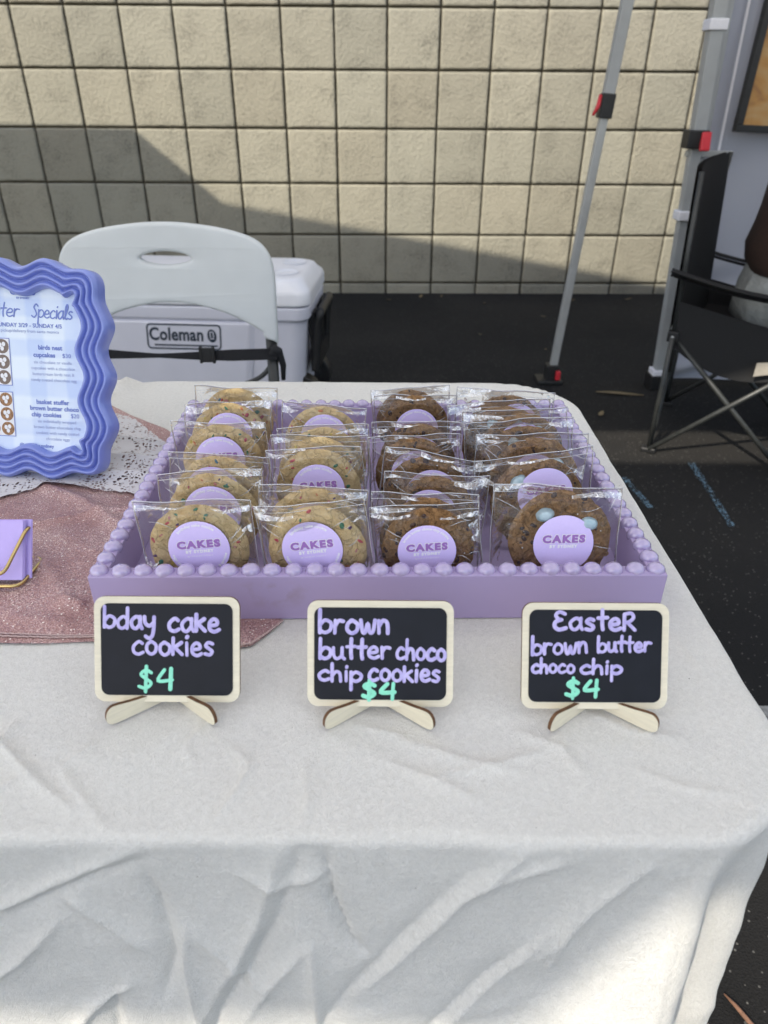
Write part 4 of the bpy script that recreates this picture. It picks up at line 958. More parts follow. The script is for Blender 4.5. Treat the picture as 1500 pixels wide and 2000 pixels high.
    ridg = 1 - 2 * np.abs(vnoise(19, 9)); Hn = H + nz + np.where(top, .0, .0028 * np.clip(ridg - .55, 0, 1) * np.clip(d / .05, 0, 1))
    Hn = np.where(tray, 0, Hn); Hn = np.where(top, np.maximum(Hn, -.0008), Hn)
    wtop = np.clip(1 - d / bend, 0, 1)
    ro = rr + (1 - wtop) * Hn + np.where(d > bend, bil + cone * front + cf, 0)
    PX = cx + nx * ro; PY = cyv + ny * ro; PZ = TZ - dz + wtop * Hn
    PZ = np.maximum(PZ, .03 + .01 * np.sin(A * 9))
    ns = len(xs); m = len(ys)
    me = bpy.data.meshes.new('tablecloth'); nv = ns * m
    me.vertices.add(nv); me.vertices.foreach_set('co', np.stack([PX, PY, PZ], -1).reshape(-1).astype(np.float32))
    I = np.arange(nv).reshape(m, ns); F = np.stack([I[:-1, :-1], I[:-1, 1:], I[1:, 1:], I[1:, :-1]], -1).reshape(-1, 4)
    me.loops.add(F.size); me.polygons.add(len(F)); me.loops.foreach_set('vertex_index', F.reshape(-1).astype(np.int32))
    me.polygons.foreach_set('loop_start', np.arange(0, F.size, 4, dtype=np.int32)); me.polygons.foreach_set('loop_total', np.full(len(F), 4, np.int32))
    uv = me.uv_layers.new(name='uv'); UV = np.stack([A, B], -1).reshape(-1, 2)[F.reshape(-1)]; uv.data.foreach_set('uv', UV.reshape(-1).astype(np.float32))
    me.update(calc_edges=True); me.validate()
    me.polygons.foreach_set('use_smooth', np.ones(len(me.polygons), bool))
    o = link('tablecloth', me, M['cloth']); tag(o, 'wrinkled cream canvas cloth draped over the stall table', 'tablecloth')
table_and_cloth()

def fabric(name, mats, front, back, z, label, cat, nx, ny, wob, hem=None):
    """cloth lying flat between a front and a back edge curve, both given from left to right as (x, y)"""
    F, B = np.array(front), np.array(back)
    def at(C, t):
        L = np.concatenate([[0], np.cumsum(np.hypot(*np.diff(C, axis=0).T))]); q = t * L[-1]; return np.interp(q, L, C[:, 0]), np.interp(q, L, C[:, 1])
    def fn(u, v):
        a, b = at(F, u), at(B, u); x, y = a[0] + (b[0] - a[0]) * v, a[1] + (b[1] - a[1]) * v; return Vector((x, y, z + wob(x, y)))
    mb = MB(); mb.grid(fn, nx, ny)
    if hem:
        for v in hem:
            mb.tube([fn(i / 220, v) + Vector((0, .0006 * (i % 2), .0009)) for i in range(221)], .0007, 6, 1)
    o = mb.build(name, mats); tag(o, label, cat); return o

def crease_fn(lines):
    L = [(np.array(p), a, w) for p, a, w in lines]
    def fn(x, y):
        h = .0005 * noise.noise(Vector((x * 40, y * 40, 1))) + .0005
        for P, a, w in L:
            bd = 9
            for i in range(len(P) - 1):
                e = P[i + 1] - P[i]; t = min(1, max(0, ((x - P[i][0]) * e[0] + (y - P[i][1]) * e[1]) / (e @ e))); q = math.hypot(x - P[i][0] - t * e[0], y - P[i][1] - t * e[1]); bd = min(bd, q)
            if bd < 4 * w: h += a * math.exp(-(bd / w) ** 1.6)
        if -.25 < x < .235 and y > .445: h *= .15
        return h
    return fn
def runners():
    wob = crease_fn([([(-.366, .674), (-.32, .648), (-.263, .60)], .006, .008), ([(-.35, .60), (-.29, .625), (-.255, .635)], .003, .005), ([(-.34, .555), (-.30, .52), (-.268, .475)], .005, .010), ([(-.268, .475), (-.235, .468)], .004, .005), ([(-.34, .475), (-.30, .455), (-.26, .448)], .0025, .008), ([(-.2, .448), (-.13, .438)], .003, .006), ([(-.31, .58), (-.27, .55)], .003, .012)])
    front = [(-.75, .4235), (-.30, .4245), (-.263, .424), (-.228, .427), (-.17, .4245), (-.13, .4215), (-.112, .4205), (-.103, .4225), (-.092, .437), (-.0835, .4505), (-.082, .4535)]
    back = [(-.75, .95), (-.5, .94), (-.3771, .9126), (-.3336, .874), (-.278, .832), (-.25, .80), (-.23, .74), (-.22, .60), (-.17, .50), (-.12, .475), (-.0835, .456)]
    fabric('glitter_runner', [M['glitter'], M['hem']], front, back, TZ + .0012, 'sparkly dusty pink runner cloth laid under the lilac tray', 'runner', 190, 120, wob, (.024, .034))
    front = [(-.72, .60), (-.45, .628), (-.4054, .6515), (-.385, .664), (-.365, .676), (-.35, .678), (-.333, .676), (-.305, .668), (-.277, .664), (-.235, .655)]
    back = [(-.72, .90), (-.45, .90), (-.3623, .876), (-.345, .868), (-.3264, .856), (-.305, .83), (-.2876, .809), (-.25, .76), (-.235, .70)]
    def scallop(P, d):
        out = []
        P = np.array(P); L = np.concatenate([[0], np.cumsum(np.hypot(*np.diff(P, axis=0).T))])
        for q in np.linspace(0, L[-1], 160): out.append((np.interp(q, L, P[:, 0]), np.interp(q, L, P[:, 1]) + d * abs(sin(q * 190))))
        return out
    wl = crease_fn([([(-.37, .75), (-.31, .745), (-.25, .735)], .006, .008), ([(-.36, .80), (-.32, .795), (-.27, .78)], .005, .008), ([(-.35, .71), (-.29, .705), (-.245, .70)], .004, .007), ([(-.366, .674), (-.32, .66), (-.263, .62)], .006, .008)])
    fabric('lace_cloth', [M['lace']], scallop(front, -.003), scallop(back, .003), TZ + .0042, 'white lace cloth lying on the pink runner under the menu frame', 'lace', 240, 90, wl)
runners()
#@@ITEMS
# ------------------------------------------------------------------ tray with bead rim
TRM = Matrix.Translation((-.0065, .640, TZ + .0005)) @ Matrix.Rotation(ra(1.0), 4, 'Z')
def tray():
    t = empty('beaded_tray', mtx=TRM); tag(t, 'lilac painted wooden tray with beaded rim holding the wrapped cookies', 'tray')
    W, D, H, T_ = .461, .364, .0435, .0135
    mb = MB(); mb.box((0, -D / 2 + T_ / 2, H / 2), (W, T_, H)); mb.box((0, D / 2 - T_ / 2, H / 2), (W, T_, H))
    mb.box((-W / 2 + T_ / 2, 0, H / 2), (T_, D - 2 * T_, H)); mb.box((W / 2 - T_ / 2, 0, H / 2), (T_, D - 2 * T_, H)); mb.build('tray_wall', M['tray'], t, .0012)
    mb = MB(); mb.box((0, 0, .004), (W - 2 * T_ + .002, D - 2 * T_ + .002, .006)); mb.build('tray_floor', M['lilac'], t)
    rg = random.Random(5); kinds = []
    for q in range(6):                                   # hand-cut beads: slightly different lumps
        mb = MB(); mb.ell((0, 0, 0), (.0079 * rg.uniform(.96, 1.03), .0072 * rg.uniform(.96, 1.04), 0.0064 * rg.uniform(.94, 1.05)), 0, 20, 10)
        off = Vector((q * 3.1, 0, 0)); mb.v = [tuple(Vector(p) * (1 + .03 * noise.noise(Vector(p) * 260 + off))) for p in mb.v]
        me = mb.mesh('bead'); me.materials.append(M['lilac_bead']); kinds.append(me)
    def bead(x, y): link('bead', rg.choice(kinds), [], t, loc=(x + rg.uniform(-.0003, .0003), y + rg.uniform(-.0003, .0003), H - .0002 + rg.uniform(-.0003, .0003)))
    nx, ny = 27, 21; xe, ye = W / 2 - .0075, D / 2 - .0075
    for i in range(nx):
        x = -xe + 2 * xe * i / (nx - 1); bead(x, -ye); bead(x, ye)
    for j in range(1, ny - 1):
        y = -ye + 2 * ye * j / (ny - 1); bead(-xe, y); bead(xe, y)
def mat_tray():
    m = pm('lilac_paint_smudged', (.395, .315, .52), .38, coat=.12); N, L = nt(m); b = N['Principled BSDF']
    tc = N.new('ShaderNodeTexCoord'); n = node(N, 'ShaderNodeTexNoise', Scale=70., Detail=5.); L.new(tc.outputs['Object'], n.inputs['Vector'])
    # brown smudge on the front face
    vs = node(N, 'ShaderNodeVectorMath', _operation='SUBTRACT'); vs.inputs[1].default_value = (-.085, -.177, .026); L.new(tc.outputs['Object'], vs.inputs[0])
    vm = node(N, 'ShaderNodeVectorMath', _operation='MULTIPLY'); vm.inputs[1].default_value = (28, 8, 60); L.new(vs.outputs[0], vm.inputs[0])
    ln = node(N, 'ShaderNodeVectorMath', _operation='LENGTH'); L.new(vm.outputs[0], ln.inputs[0])
    mr = N.new('ShaderNodeMapRange'); mr.inputs['From Min'].default_value = 1.0; mr.inputs['From Max'].default_value = .2; L.new(ln.outputs['Value'], mr.inputs[0])
    g = N.new('ShaderNodeMapRange'); g.inputs['From Min'].default_value = .48; g.inputs['From Max'].default_value = .62; L.new(n.outputs['Fac'], g.inputs[0])
    ml = node(N, 'ShaderNodeMath', _operation='MULTIPLY'); L.new(mr.outputs[0], ml.inputs[0]); L.new(g.outputs[0], ml.inputs[1])
    m7 = node(N, 'ShaderNodeMath', _operation='MULTIPLY'); m7.inputs[1].default_value = .55; L.new(ml.outputs[0], m7.inputs[0])
    mx = node(N, 'ShaderNodeMix', _data_type='RGBA'); L.new(m7.outputs[0], mx.inputs[0]); mx.inputs[6].default_value = (.395, .315, .52, 1); mx.inputs[7].default_value = (.26, .19, .20, 1)
    L.new(mx.outputs[2], b.inputs['Base Color']); return m
M['tray'] = mat_tray()
tray()

# ------------------------------------------------------------------ wrapped cookies
SPR = ['red', 'green', 'orange', 'purple', 'yellow', 'blue', 'pink']
def cookie_mesh(kind, seed, R, th=.0115):
    rg = random.Random(seed * 31 + (7 if kind == 'choc' else 0)); off = Vector((seed * 3.7, seed * 1.3, 5 if kind == 'choc' else 0))
    mb = MB(); nr, ns = 20, 72; am = .00045 if kind == 'dough' else .0013
    def surf(r, a, sgn):
        n1 = noise.noise(Vector((cos(a) * 1.3, sin(a) * 1.3, 0)) + off); n2 = noise.noise(Vector((cos(a) * 5, sin(a) * 5, 2)) + off)
        RR = R * (1 + .035 * n1 + (.020 if kind == 'dough' else .034) * n2); q = r * RR; x, z = q * cos(a), q * sin(a)
        h = th / 2 * (1 - r ** 4.5) ** .5 if r < 1 else 0
        p = Vector((x * 1000 / 9, z * 1000 / 9, sgn)); d = am * noise.noise(p * 1.0 + off) + am * .8 * noise.noise(p * 2.3 + off) + am * .5 * noise.noise(p * 5 + off)
        return Vector((x, -(h + d * (1 - r ** 6)) * sgn, z))
    for sgn in (1, -1):
        vs = [surf(0, 0, sgn)]; fs = []
        for i in range(1, nr + 1):
            r = (i / nr) ** .8
            for j in range(ns): vs.append(surf(r, 2 * pi * j / ns, sgn))
        for j in range(ns): fs.append((0, 1 + j, 1 + (j + 1) % ns))
        for i in range(nr - 1):
            for j in range(ns): fs.append((1 + i * ns + j, 1 + (i + 1) * ns + j, 1 + (i + 1) * ns + (j + 1) % ns, 1 + i * ns + (j + 1) % ns))
        mb.add(vs, [f if sgn < 0 else f[::-1] for f in fs], 0, True)
    if kind == 'dough':
        for k in range(34):
            r = sqrt(rg.random()) * .93; a = rg.uniform(0, 2 * pi); p = surf(r, a, 1); ci = rg.choice([1, 1, 1, 2, 2, 2, 3, 4, 5, 6, 7, 7])
            L = rg.uniform(.0014, .0036); R3 = Matrix.Rotation(rg.uniform(0, pi), 3, 'Y')
            mb.ell(p + Vector((0, .0001, 0)), (L, .00055, L * rg.uniform(.35, .7)), ci, 8, 5, R3)
        mats = [M['dough']] + [M['sp_' + c] for c in SPR]
    else:
        for k in range(64):
            r = sqrt(rg.random()) * .97; a = rg.uniform(0, 2 * pi); p = surf(r, a, 1); L = rg.uniform(.0012, .0038); R3 = Matrix.Rotation(rg.uniform(0, pi), 3, 'Y')
            mb.ell(p + Vector((0, .0004, 0)), (L, .0011, L * rg.uniform(.5, .9)), 1 if rg.random() < .4 else 0, 8, 5, R3)
        for k in range(12):
            r = sqrt(rg.random()) * .9; a = rg.uniform(0, 2 * pi); p = surf(r, a, 1); mb.ell(p, (.0007, .0006, .0006), 2, 6, 4)
        mats = [M['choc'], M['chip'], M['salt']]
    me = mb.mesh('cookie')
    for m in mats: me.materials.append(m)
    return me

def bag_mesh(seed, w, h, R, cz, th=.0066):
    rg = random.Random(seed); off = Vector((seed * 2.1, seed * 5.3, 1.7)); mb = MB(); n = 44
    ang = rg.uniform(-.06, .06); folds = [(rg.uniform(-.5, .5), rg.uniform(0, 1), rg.uniform(-1.2, 1.2), rg.choice((-1, 1)) * rg.uniform(.0012, .0028), rg.uniform(.002, .005)) for _ in range(12)]
    def skin(u, v, sgn):
        x = (u - .5) * w; z = v * h; r = math.hypot(x, z - cz) / R
        t = th if r < .86 else th * max(0, 1 - ((r - .86) / .55)) ** 1.1
        ed = min(1, min(u, 1 - u, v + .15, 1 - v) / .10); t *= ed ** .7
        wr = 0; wgt = min(1, max(0, (r - .72) / .3)) * ed
        p = Vector((x * 38, z * 38, sgn * 4)) + off
        wr += .0028 * (abs(noise.noise(p)) - .2) * wgt + .0007 * noise.noise(p * 2.6) * wgt
        for (fx, fz, fa, am, fw) in folds:
            d = (x - fx * w) * cos(fa) - (z - fz * h) * sin(fa); l = (x - fx * w) * sin(fa) + (z - fz * h) * cos(fa)
            wr += am * math.exp(-abs(d / fw)) * math.exp(-(l / .018) ** 2) * wgt
        sway = .004 * noise.noise(Vector((x * 14, z * 14, 0)) + off) * max(0, v - .55) * 2.2 + .003 * noise.noise(Vector((z * 18, 0, 7)) + off) * (abs(u - .5) * 2) ** 3
        zz = z + .0030 * noise.noise(Vector((x * 30, 3, 3)) + off) * v ** 4 + x * ang * v
        xx = x + .0028 * noise.noise(Vector((z * 30, 9, 3)) + off) * (abs(u - .5) * 2) ** 4
        return Vector((xx, -(t + wr) * sgn + sway, zz))
    mb.grid(lambda u, v: skin(u, v, 1), n, n, 0); mb.grid(lambda u, v: skin(u, v, -1), n, n, 0, flip=True)
    e = lambda u, v: (skin(u, v, 1) + skin(u, v, -1)) / 2
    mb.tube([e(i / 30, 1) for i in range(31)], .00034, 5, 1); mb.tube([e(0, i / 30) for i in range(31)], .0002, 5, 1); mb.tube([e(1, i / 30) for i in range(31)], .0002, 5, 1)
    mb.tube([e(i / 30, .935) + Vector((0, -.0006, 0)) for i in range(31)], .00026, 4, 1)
    for _ in range(rg.randint(5, 9)):                      # creases from corners and sides, their glints drawn as pale tubes
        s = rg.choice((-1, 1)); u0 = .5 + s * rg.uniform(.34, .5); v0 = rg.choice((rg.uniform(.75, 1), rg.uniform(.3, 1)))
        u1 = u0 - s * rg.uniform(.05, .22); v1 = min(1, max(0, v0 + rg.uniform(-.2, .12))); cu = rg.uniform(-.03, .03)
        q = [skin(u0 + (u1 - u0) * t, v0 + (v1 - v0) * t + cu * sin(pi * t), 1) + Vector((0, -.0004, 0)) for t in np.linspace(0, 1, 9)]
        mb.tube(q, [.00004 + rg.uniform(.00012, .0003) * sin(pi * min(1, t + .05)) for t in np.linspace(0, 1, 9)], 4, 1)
    # doubled, crumpled bits of film, their glints painted in as white
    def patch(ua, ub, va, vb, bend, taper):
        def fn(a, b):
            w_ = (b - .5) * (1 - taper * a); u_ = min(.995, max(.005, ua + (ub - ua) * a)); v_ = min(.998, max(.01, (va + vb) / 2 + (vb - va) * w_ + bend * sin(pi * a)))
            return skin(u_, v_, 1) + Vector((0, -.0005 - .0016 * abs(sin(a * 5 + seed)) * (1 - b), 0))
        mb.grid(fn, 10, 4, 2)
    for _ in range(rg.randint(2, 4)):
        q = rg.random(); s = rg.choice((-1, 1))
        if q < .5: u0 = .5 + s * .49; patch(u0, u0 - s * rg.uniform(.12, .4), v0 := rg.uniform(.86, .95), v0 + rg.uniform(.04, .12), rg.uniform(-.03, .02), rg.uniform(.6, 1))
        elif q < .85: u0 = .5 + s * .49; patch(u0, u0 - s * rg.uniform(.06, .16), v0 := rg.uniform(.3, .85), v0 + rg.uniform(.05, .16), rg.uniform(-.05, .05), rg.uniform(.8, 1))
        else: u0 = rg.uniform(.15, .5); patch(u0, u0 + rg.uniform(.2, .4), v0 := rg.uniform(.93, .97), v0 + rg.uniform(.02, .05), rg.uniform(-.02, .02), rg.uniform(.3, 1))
    me = mb.mesh('film_bag'); bm = bmesh.new(); bm.from_mesh(me); bmesh.ops.remove_doubles(bm, verts=bm.verts, dist=2e-5); bm.to_mesh(me); bm.free()
    for m in (M['film'], M['seal_glint'], M['flap']): me.materials.append(m)
    return me
def mat_film_glint():  # noise-broken white diffuse, glints put into the colour
    m = bpy.data.materials.new('creased_film_glint'); m.use_nodes = True; N, L = nt(m); N.remove(N['Principled BSDF'])
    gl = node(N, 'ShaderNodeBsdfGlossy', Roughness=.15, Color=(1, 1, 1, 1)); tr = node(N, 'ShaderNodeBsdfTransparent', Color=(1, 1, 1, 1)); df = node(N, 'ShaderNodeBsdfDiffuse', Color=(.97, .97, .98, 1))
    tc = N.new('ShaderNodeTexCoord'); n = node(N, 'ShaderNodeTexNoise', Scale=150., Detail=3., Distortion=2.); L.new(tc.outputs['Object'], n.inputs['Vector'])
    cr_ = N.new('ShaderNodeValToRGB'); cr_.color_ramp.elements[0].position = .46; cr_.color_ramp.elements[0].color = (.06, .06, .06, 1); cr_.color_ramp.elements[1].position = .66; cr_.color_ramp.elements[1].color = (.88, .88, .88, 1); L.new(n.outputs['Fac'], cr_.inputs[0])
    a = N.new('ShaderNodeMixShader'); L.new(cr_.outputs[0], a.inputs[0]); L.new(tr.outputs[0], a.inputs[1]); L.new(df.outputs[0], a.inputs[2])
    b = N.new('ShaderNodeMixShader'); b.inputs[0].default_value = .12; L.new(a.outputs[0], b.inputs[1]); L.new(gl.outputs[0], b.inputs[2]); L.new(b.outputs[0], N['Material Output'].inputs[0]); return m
M['flap'] = mat_film_glint()

def sticker_mesh(R):
    mb = MB(); n = 48
    vs = [(0, -.0003, 0)]
    for (q, y) in ((.5, -.0003), (.97, -.0003), (1., -.0001)): vs += [(R * q * cos(2 * pi * i / n), y, R * q * sin(2 * pi * i / n)) for i in range(n)]
    fs = [(0, 1 + i, 1 + (i + 1) % n) for i in range(n)]
    for k in range(2):
        for i in range(n): fs.append((1 + k * n + i, 1 + (k + 1) * n + i, 1 + (k + 1) * n + (i + 1) % n, 1 + k * n + (i + 1) % n))
    mb.add(vs, fs, 0, True); me = mb.mesh('sticker'); me.materials.append(M['sticker']); return me
def lettering_mesh(kind, R):
    mb = MB(); k = R / .0235
    flat = lambda oy, h, sx=1, rise=0.: (lambda x, y: (x * k * sx, -.0003 - h, (y + oy + rise * x) * k))
    def arc(s, size, rad, a0, inward=False, h=.0002, space=1.05):
        v, f = text2d(s, size, space=space, offset=.00010)
        out = []
        for p in v:
            if not inward: a = a0 - p[0] / rad; r = rad + p[1]
            else: a = a0 + p[0] / rad; r = rad - p[1]
            out.append((r * cos(a) * k, -.0003 - h, r * sin(a) * k))
        mb.add(out, f, 0)
    put_text(mb, 'CAKES', .0083, flat(.0014, .00015, 1.12, .03), 0, offset=.00095, space=1.27)
    put_text(mb, 'CAKES', .0083, flat(.0014, .00030, 1.12, .03), 1, offset=.00058, space=1.27)
    put_text(mb, 'BY SYDNEY', .0034, flat(-.0030, .0002, 1, .03), 0, offset=.00024, space=1.28)
    if kind == 'easter':
        put_text(mb, '@CAKES.BY.SYDNEY', .0020, flat(-.0185, .0002), 0, space=1.25)
    else:
        put_text(mb, '@CAKES.BY.SYDNEY', .0017, flat(-.0064, .0002, 1, .03), 0, space=1.3)
        if kind == 'birthday':
            arc('birthday cake cookie', .0033, .0193, pi / 2 + .05); arc('sugar cookie', .0029, .0212, pi * 1.18, True); arc('& sprinkles', .0029, .0212, pi * 1.83, True)
        else:
            arc('brown butter choco chip cookie', .0030, .0196, pi / 2 + .04); arc('sprinkled w/ sea salt', .0030, .0214, pi * 1.5, True)
    me = mb.mesh('lettering')
    for m in (M['white_ink'], M['purple_ink']): me.materials.append(m)
    return me

def cookies():
    RB, RCk = .0404, .0385
    ck = {'birthday': [cookie_mesh('dough', i, RB) for i in range(6)], 'brown': [cookie_mesh('choc', i, RCk) for i in range(5)], 'easter': [cookie_mesh('choc', 10 + i, .0428) for i in range(4)]}
    stk = {'birthday': sticker_mesh(.0248), 'brown': sticker_mesh(.0240), 'easter': sticker_mesh(.0250)}
    let = {'birthday': lettering_mesh('birthday', .0248), 'brown': lettering_mesh('brown', .0240), 'easter': lettering_mesh('easter', .0250)}
    bags = {}
    # kind, column word, (x of cookie top, y of cookie top, sticker drop from top, sticker dx, lean, roll, yaw)
    COLS = [
     ('birthday', [(-.1512, .4905, .0125, .0015, 6, 3, 2), (-.1504, .5440, .0100, .0010, 7, 1, 0), (-.1513, .5790, .0090, -.005, 8, -2, 2), (-.1630, .6495, .0115, -.001, 8, 1, 1), (-.1662, .7060, .0100, 0, 9, 0, 3), (-.1667, .7480, .0150, 0, 7, -3, 2)]),
     ('birthday', [(-.0547, .4897, .0120, -.003, 6, 8, -2), (-.0598, .5190, .0120, .001, 6, 0, 1), (-.0622, .5949, .0140, .0006, 7, 4, -1), (-.0631, .6216, .0100, 0, 8, -2, 0), (-.0591, .6440, .0140, 0, 8, 3, 0), (-.0660, .6978, .0080, .0025, 8, -5, 2)]),
     ('brown', [(.0369, .4950, .0140, -.0015, 5, 4, 0), (.0350, .5110, .0180, 0, 6, 2, 1), (.0434, .5489, .0110, -.0035, 7, -4, -1), (.0398, .5898, .0125, .005, 7, -8, -3), (.0301, .6289, .0120, .0006, 7, 2, 1), (.0341, .6634, .0130, .001, 8, 2, 0), (.0348, .7404, .0150, .001, 6, 0, 0), (.0294, .7575, .0140, 0, 6, 2, 0)]),
     ('easter', [(.1473, .5120, .0200, .002, 13, 0, 0), (.1400, .5704, .0080, .005, 11, 3, 2), (.1435, .6133, .0150, -.001, 10, -2, 1), (.1390, .6431, .0110, .013, 10, 3, 0), (.1417, .6730, .0090, -.002, 9, 5, 1), (.1251, .6913, .0160, .003, 9, 3, 0), (.1324, .7220, .0090, .009, 8, -5, 2)]),
    ]
    nth = ['first', 'second', 'third', 'fourth', 'fifth', 'sixth', 'seventh', 'eighth']
    colname = ['leftmost row', 'second row', 'third row', 'rightmost row']
    what = {'birthday': 'bagged sprinkle cookie', 'brown': 'bagged brown cookie', 'easter': 'bagged candy egg cookie'}
    seed = 0
    for ci, (kind, L) in enumerate(COLS):
        R = RB if kind == 'birthday' else (.0428 if kind == 'easter' else RCk)
        for k, (x, y, drop, sdx, lean, roll, yaw) in enumerate(L):
            seed += 1; rg = random.Random(seed * 17); cz = R + .0004
            rot = Matrix.Rotation(ra(yaw), 4, 'Z') @ Matrix.Rotation(ra(-lean), 4, 'X')
            t = empty('wrapped_cookie', mtx=Matrix.Translation((x, y - 2 * R * sin(ra(lean)), TZ + .0088)) @ rot)
            if k == 0: lab = f'{what[kind]} at the front of the {colname[ci]} in the tray'
            elif k == len(L) - 1: lab = f'{what[kind]} at the very back of the {colname[ci]} in the tray'
            else: lab = f'{what[kind]}, {nth[k]} from the front in the {colname[ci]} of the tray'
            tag(t, lab, 'cookie', 'wrapped cookies standing in the lilac tray')
            c = link('cookie', ck[kind][seed % len(ck[kind])], [], t, mtx=Matrix.Translation((0, 0, cz)) @ Matrix.Rotation(rg.uniform(0, 2 * pi), 4, 'Y'))
            w = .0905 + rg.uniform(-.002, .003) if kind != 'easter' else .107
            hgt = 2 * R + .0018 + (rg.uniform(-.0012, .002) if kind != 'easter' else .003)
            spin = Matrix.Translation((0, 0, cz)) @ Matrix.Rotation(ra(-roll), 4, 'Y') @ Matrix.Translation((0, 0, -cz))
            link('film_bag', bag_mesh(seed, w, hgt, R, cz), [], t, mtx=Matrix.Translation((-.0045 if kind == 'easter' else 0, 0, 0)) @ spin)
            rs = .0244 if kind == 'birthday' else .0236 if kind == 'brown' else .0248
            s = link('sticker', stk[kind], [], t, mtx=Matrix.Translation((sdx, -.0074, 2 * R + .0012 - drop - rs)) @ Matrix.Rotation(ra(-roll * .8), 4, 'Y'))
            link('lettering', let[kind], [], s)
            if kind == 'easter':
                for q in range(1 + (k in (2, 4)) if k else 2):
                    a = ((2.15, .6) if k == 0 else (rg.uniform(1.6, 2.6), rg.uniform(.2, 1.2), rg.uniform(3.5, 5.5)))[q]; rr = .0265 if k == 0 else rg.uniform(.02, .03)
                    mb = MB(); mb.ell((rr * cos(a), -.0034, cz + rr * sin(a) + .001), (.0085, .0052, .0062), 0, 14, 9, Matrix.Rotation(rg.uniform(0, pi), 3, 'Y'))
                    mb.build('candy_egg', M['egg'] if q < 2 else M['eggpink'], t)
cookies()

# ------------------------------------------------------------------ chalkboard price signs
def sign(x, y, lines, label, yaw=0., seed=1, cx_px=0, footdx=(-.0375, .0365)):
    """lines: (text, x0, x1, baseline0, baseline1, x-height, stroke, ink) in board millimetres from its top-left corner"""
    t = empty('price_sign', mtx=Matrix.Translation((x, y, TZ + .0012)) @ Matrix.Rotation(ra(yaw), 4, 'Z')); tag(t, label, 'sign', 'small chalkboard price signs on the cloth')
    lean = Matrix.Translation((0, 0, .0072)) @ Matrix.Rotation(ra(-28), 4, 'X')
    W, H = .1005, .0735
    to = lambda v: [lean @ Vector((p[0], p[2], p[1])) for p in v]
    v, f = filled(rrect(W, H, .0075, 6, 0, H / 2), (), .003, .0)
    mb = MB()
    vv = to(v); fr_ = [q for q in f]
    for q in fr_:
        n = (Vector(v[q[1]]) - Vector(v[q[0]])).cross(Vector(v[q[2]]) - Vector(v[q[1]])); side = abs(n.normalized().z) < .5 if n.length > 0 else False
        mb.f.append(q); mb.m.append(1 if side else 0); mb.sm.append(False)
    mb.v = [tuple(p) for p in vv]; mb.build('wood_panel', [M['birch'], M['burnt']], t)
    v, f = filled(rrect(W - .0095, H - .0095, .0055, 6, 0, H / 2), (), .0006, 0)
    mb = MB(); mb.add([lean @ Vector((p[0], -.0017 + p[2], p[1])) for p in v], f); bd = mb.build('blackboard', M['board'], t)
    fn = lambda X, Y, h=0: lean @ Vector((X / 1000 - W / 2, -.0021 - h, H - Y / 1000))
    mb = MB()
    for i, (s, a, b, y0, y1, xh, w, ink) in enumerate(lines):
        handwrite(mb, s, a, b, y0, y1, -xh, w, fn, ink, seed=seed * 10 + i)
    mb.build('lettering', [M['chalk_lilac'], M['chalk_green']], bd)
    for s, fx in zip((-1, 1), footdx):
        # plywood foot standing on edge: a rounded nose in front, tapering back under the board
        o = cr([(.0, .004), (.0005, .0112), (.0040, .0152), (.0085, .0152), (.0135, .0140), (.020, .0125), (.034, .0100), (.048, .0072), (.050, .0025), (.044, .0), (.030, .0), (.013, .0), (.004, .0006)], 4, True)
        v, f = filled(o, (), .0026, 0)
        a = ra(52); dx, dy = -s * sin(a), cos(a)          # nose to tail
        org = Vector((fx, -.0165, .0004)); e1 = Vector((dx, dy, 0)); e2 = Vector((-dy, dx, 0))
        mb = MB(); mb.v = [tuple(org + e1 * p[0] + Vector((0, 0, p[1])) + e2 * p[2]) for p in v]
        for q in f:
            n = (Vector(v[q[1]]) - Vector(v[q[0]])).cross(Vector(v[q[2]]) - Vector(v[q[1]])); side = abs(n.normalized().z) < .5 if n.length > 0 else False
            mb.f.append(q); mb.m.append(1 if side else 0); mb.sm.append(False)
        mb.build('foot', [M['birch'], M['burnt']], t)
K = 100.5 / 287
def px(ox, oy, s, x0, x1, b0, b1, xh, w, ink): return (s, (x0 - ox) * K, (x1 - ox) * K, (b0 - oy) * K, (b1 - oy) * K, xh * K, w * K, ink)
def px_(*a):
    s, x0, x1, b0, b1, xh, w, ink = px(*a); return (s, x0, x1, b0, b1, xh, w, ink)
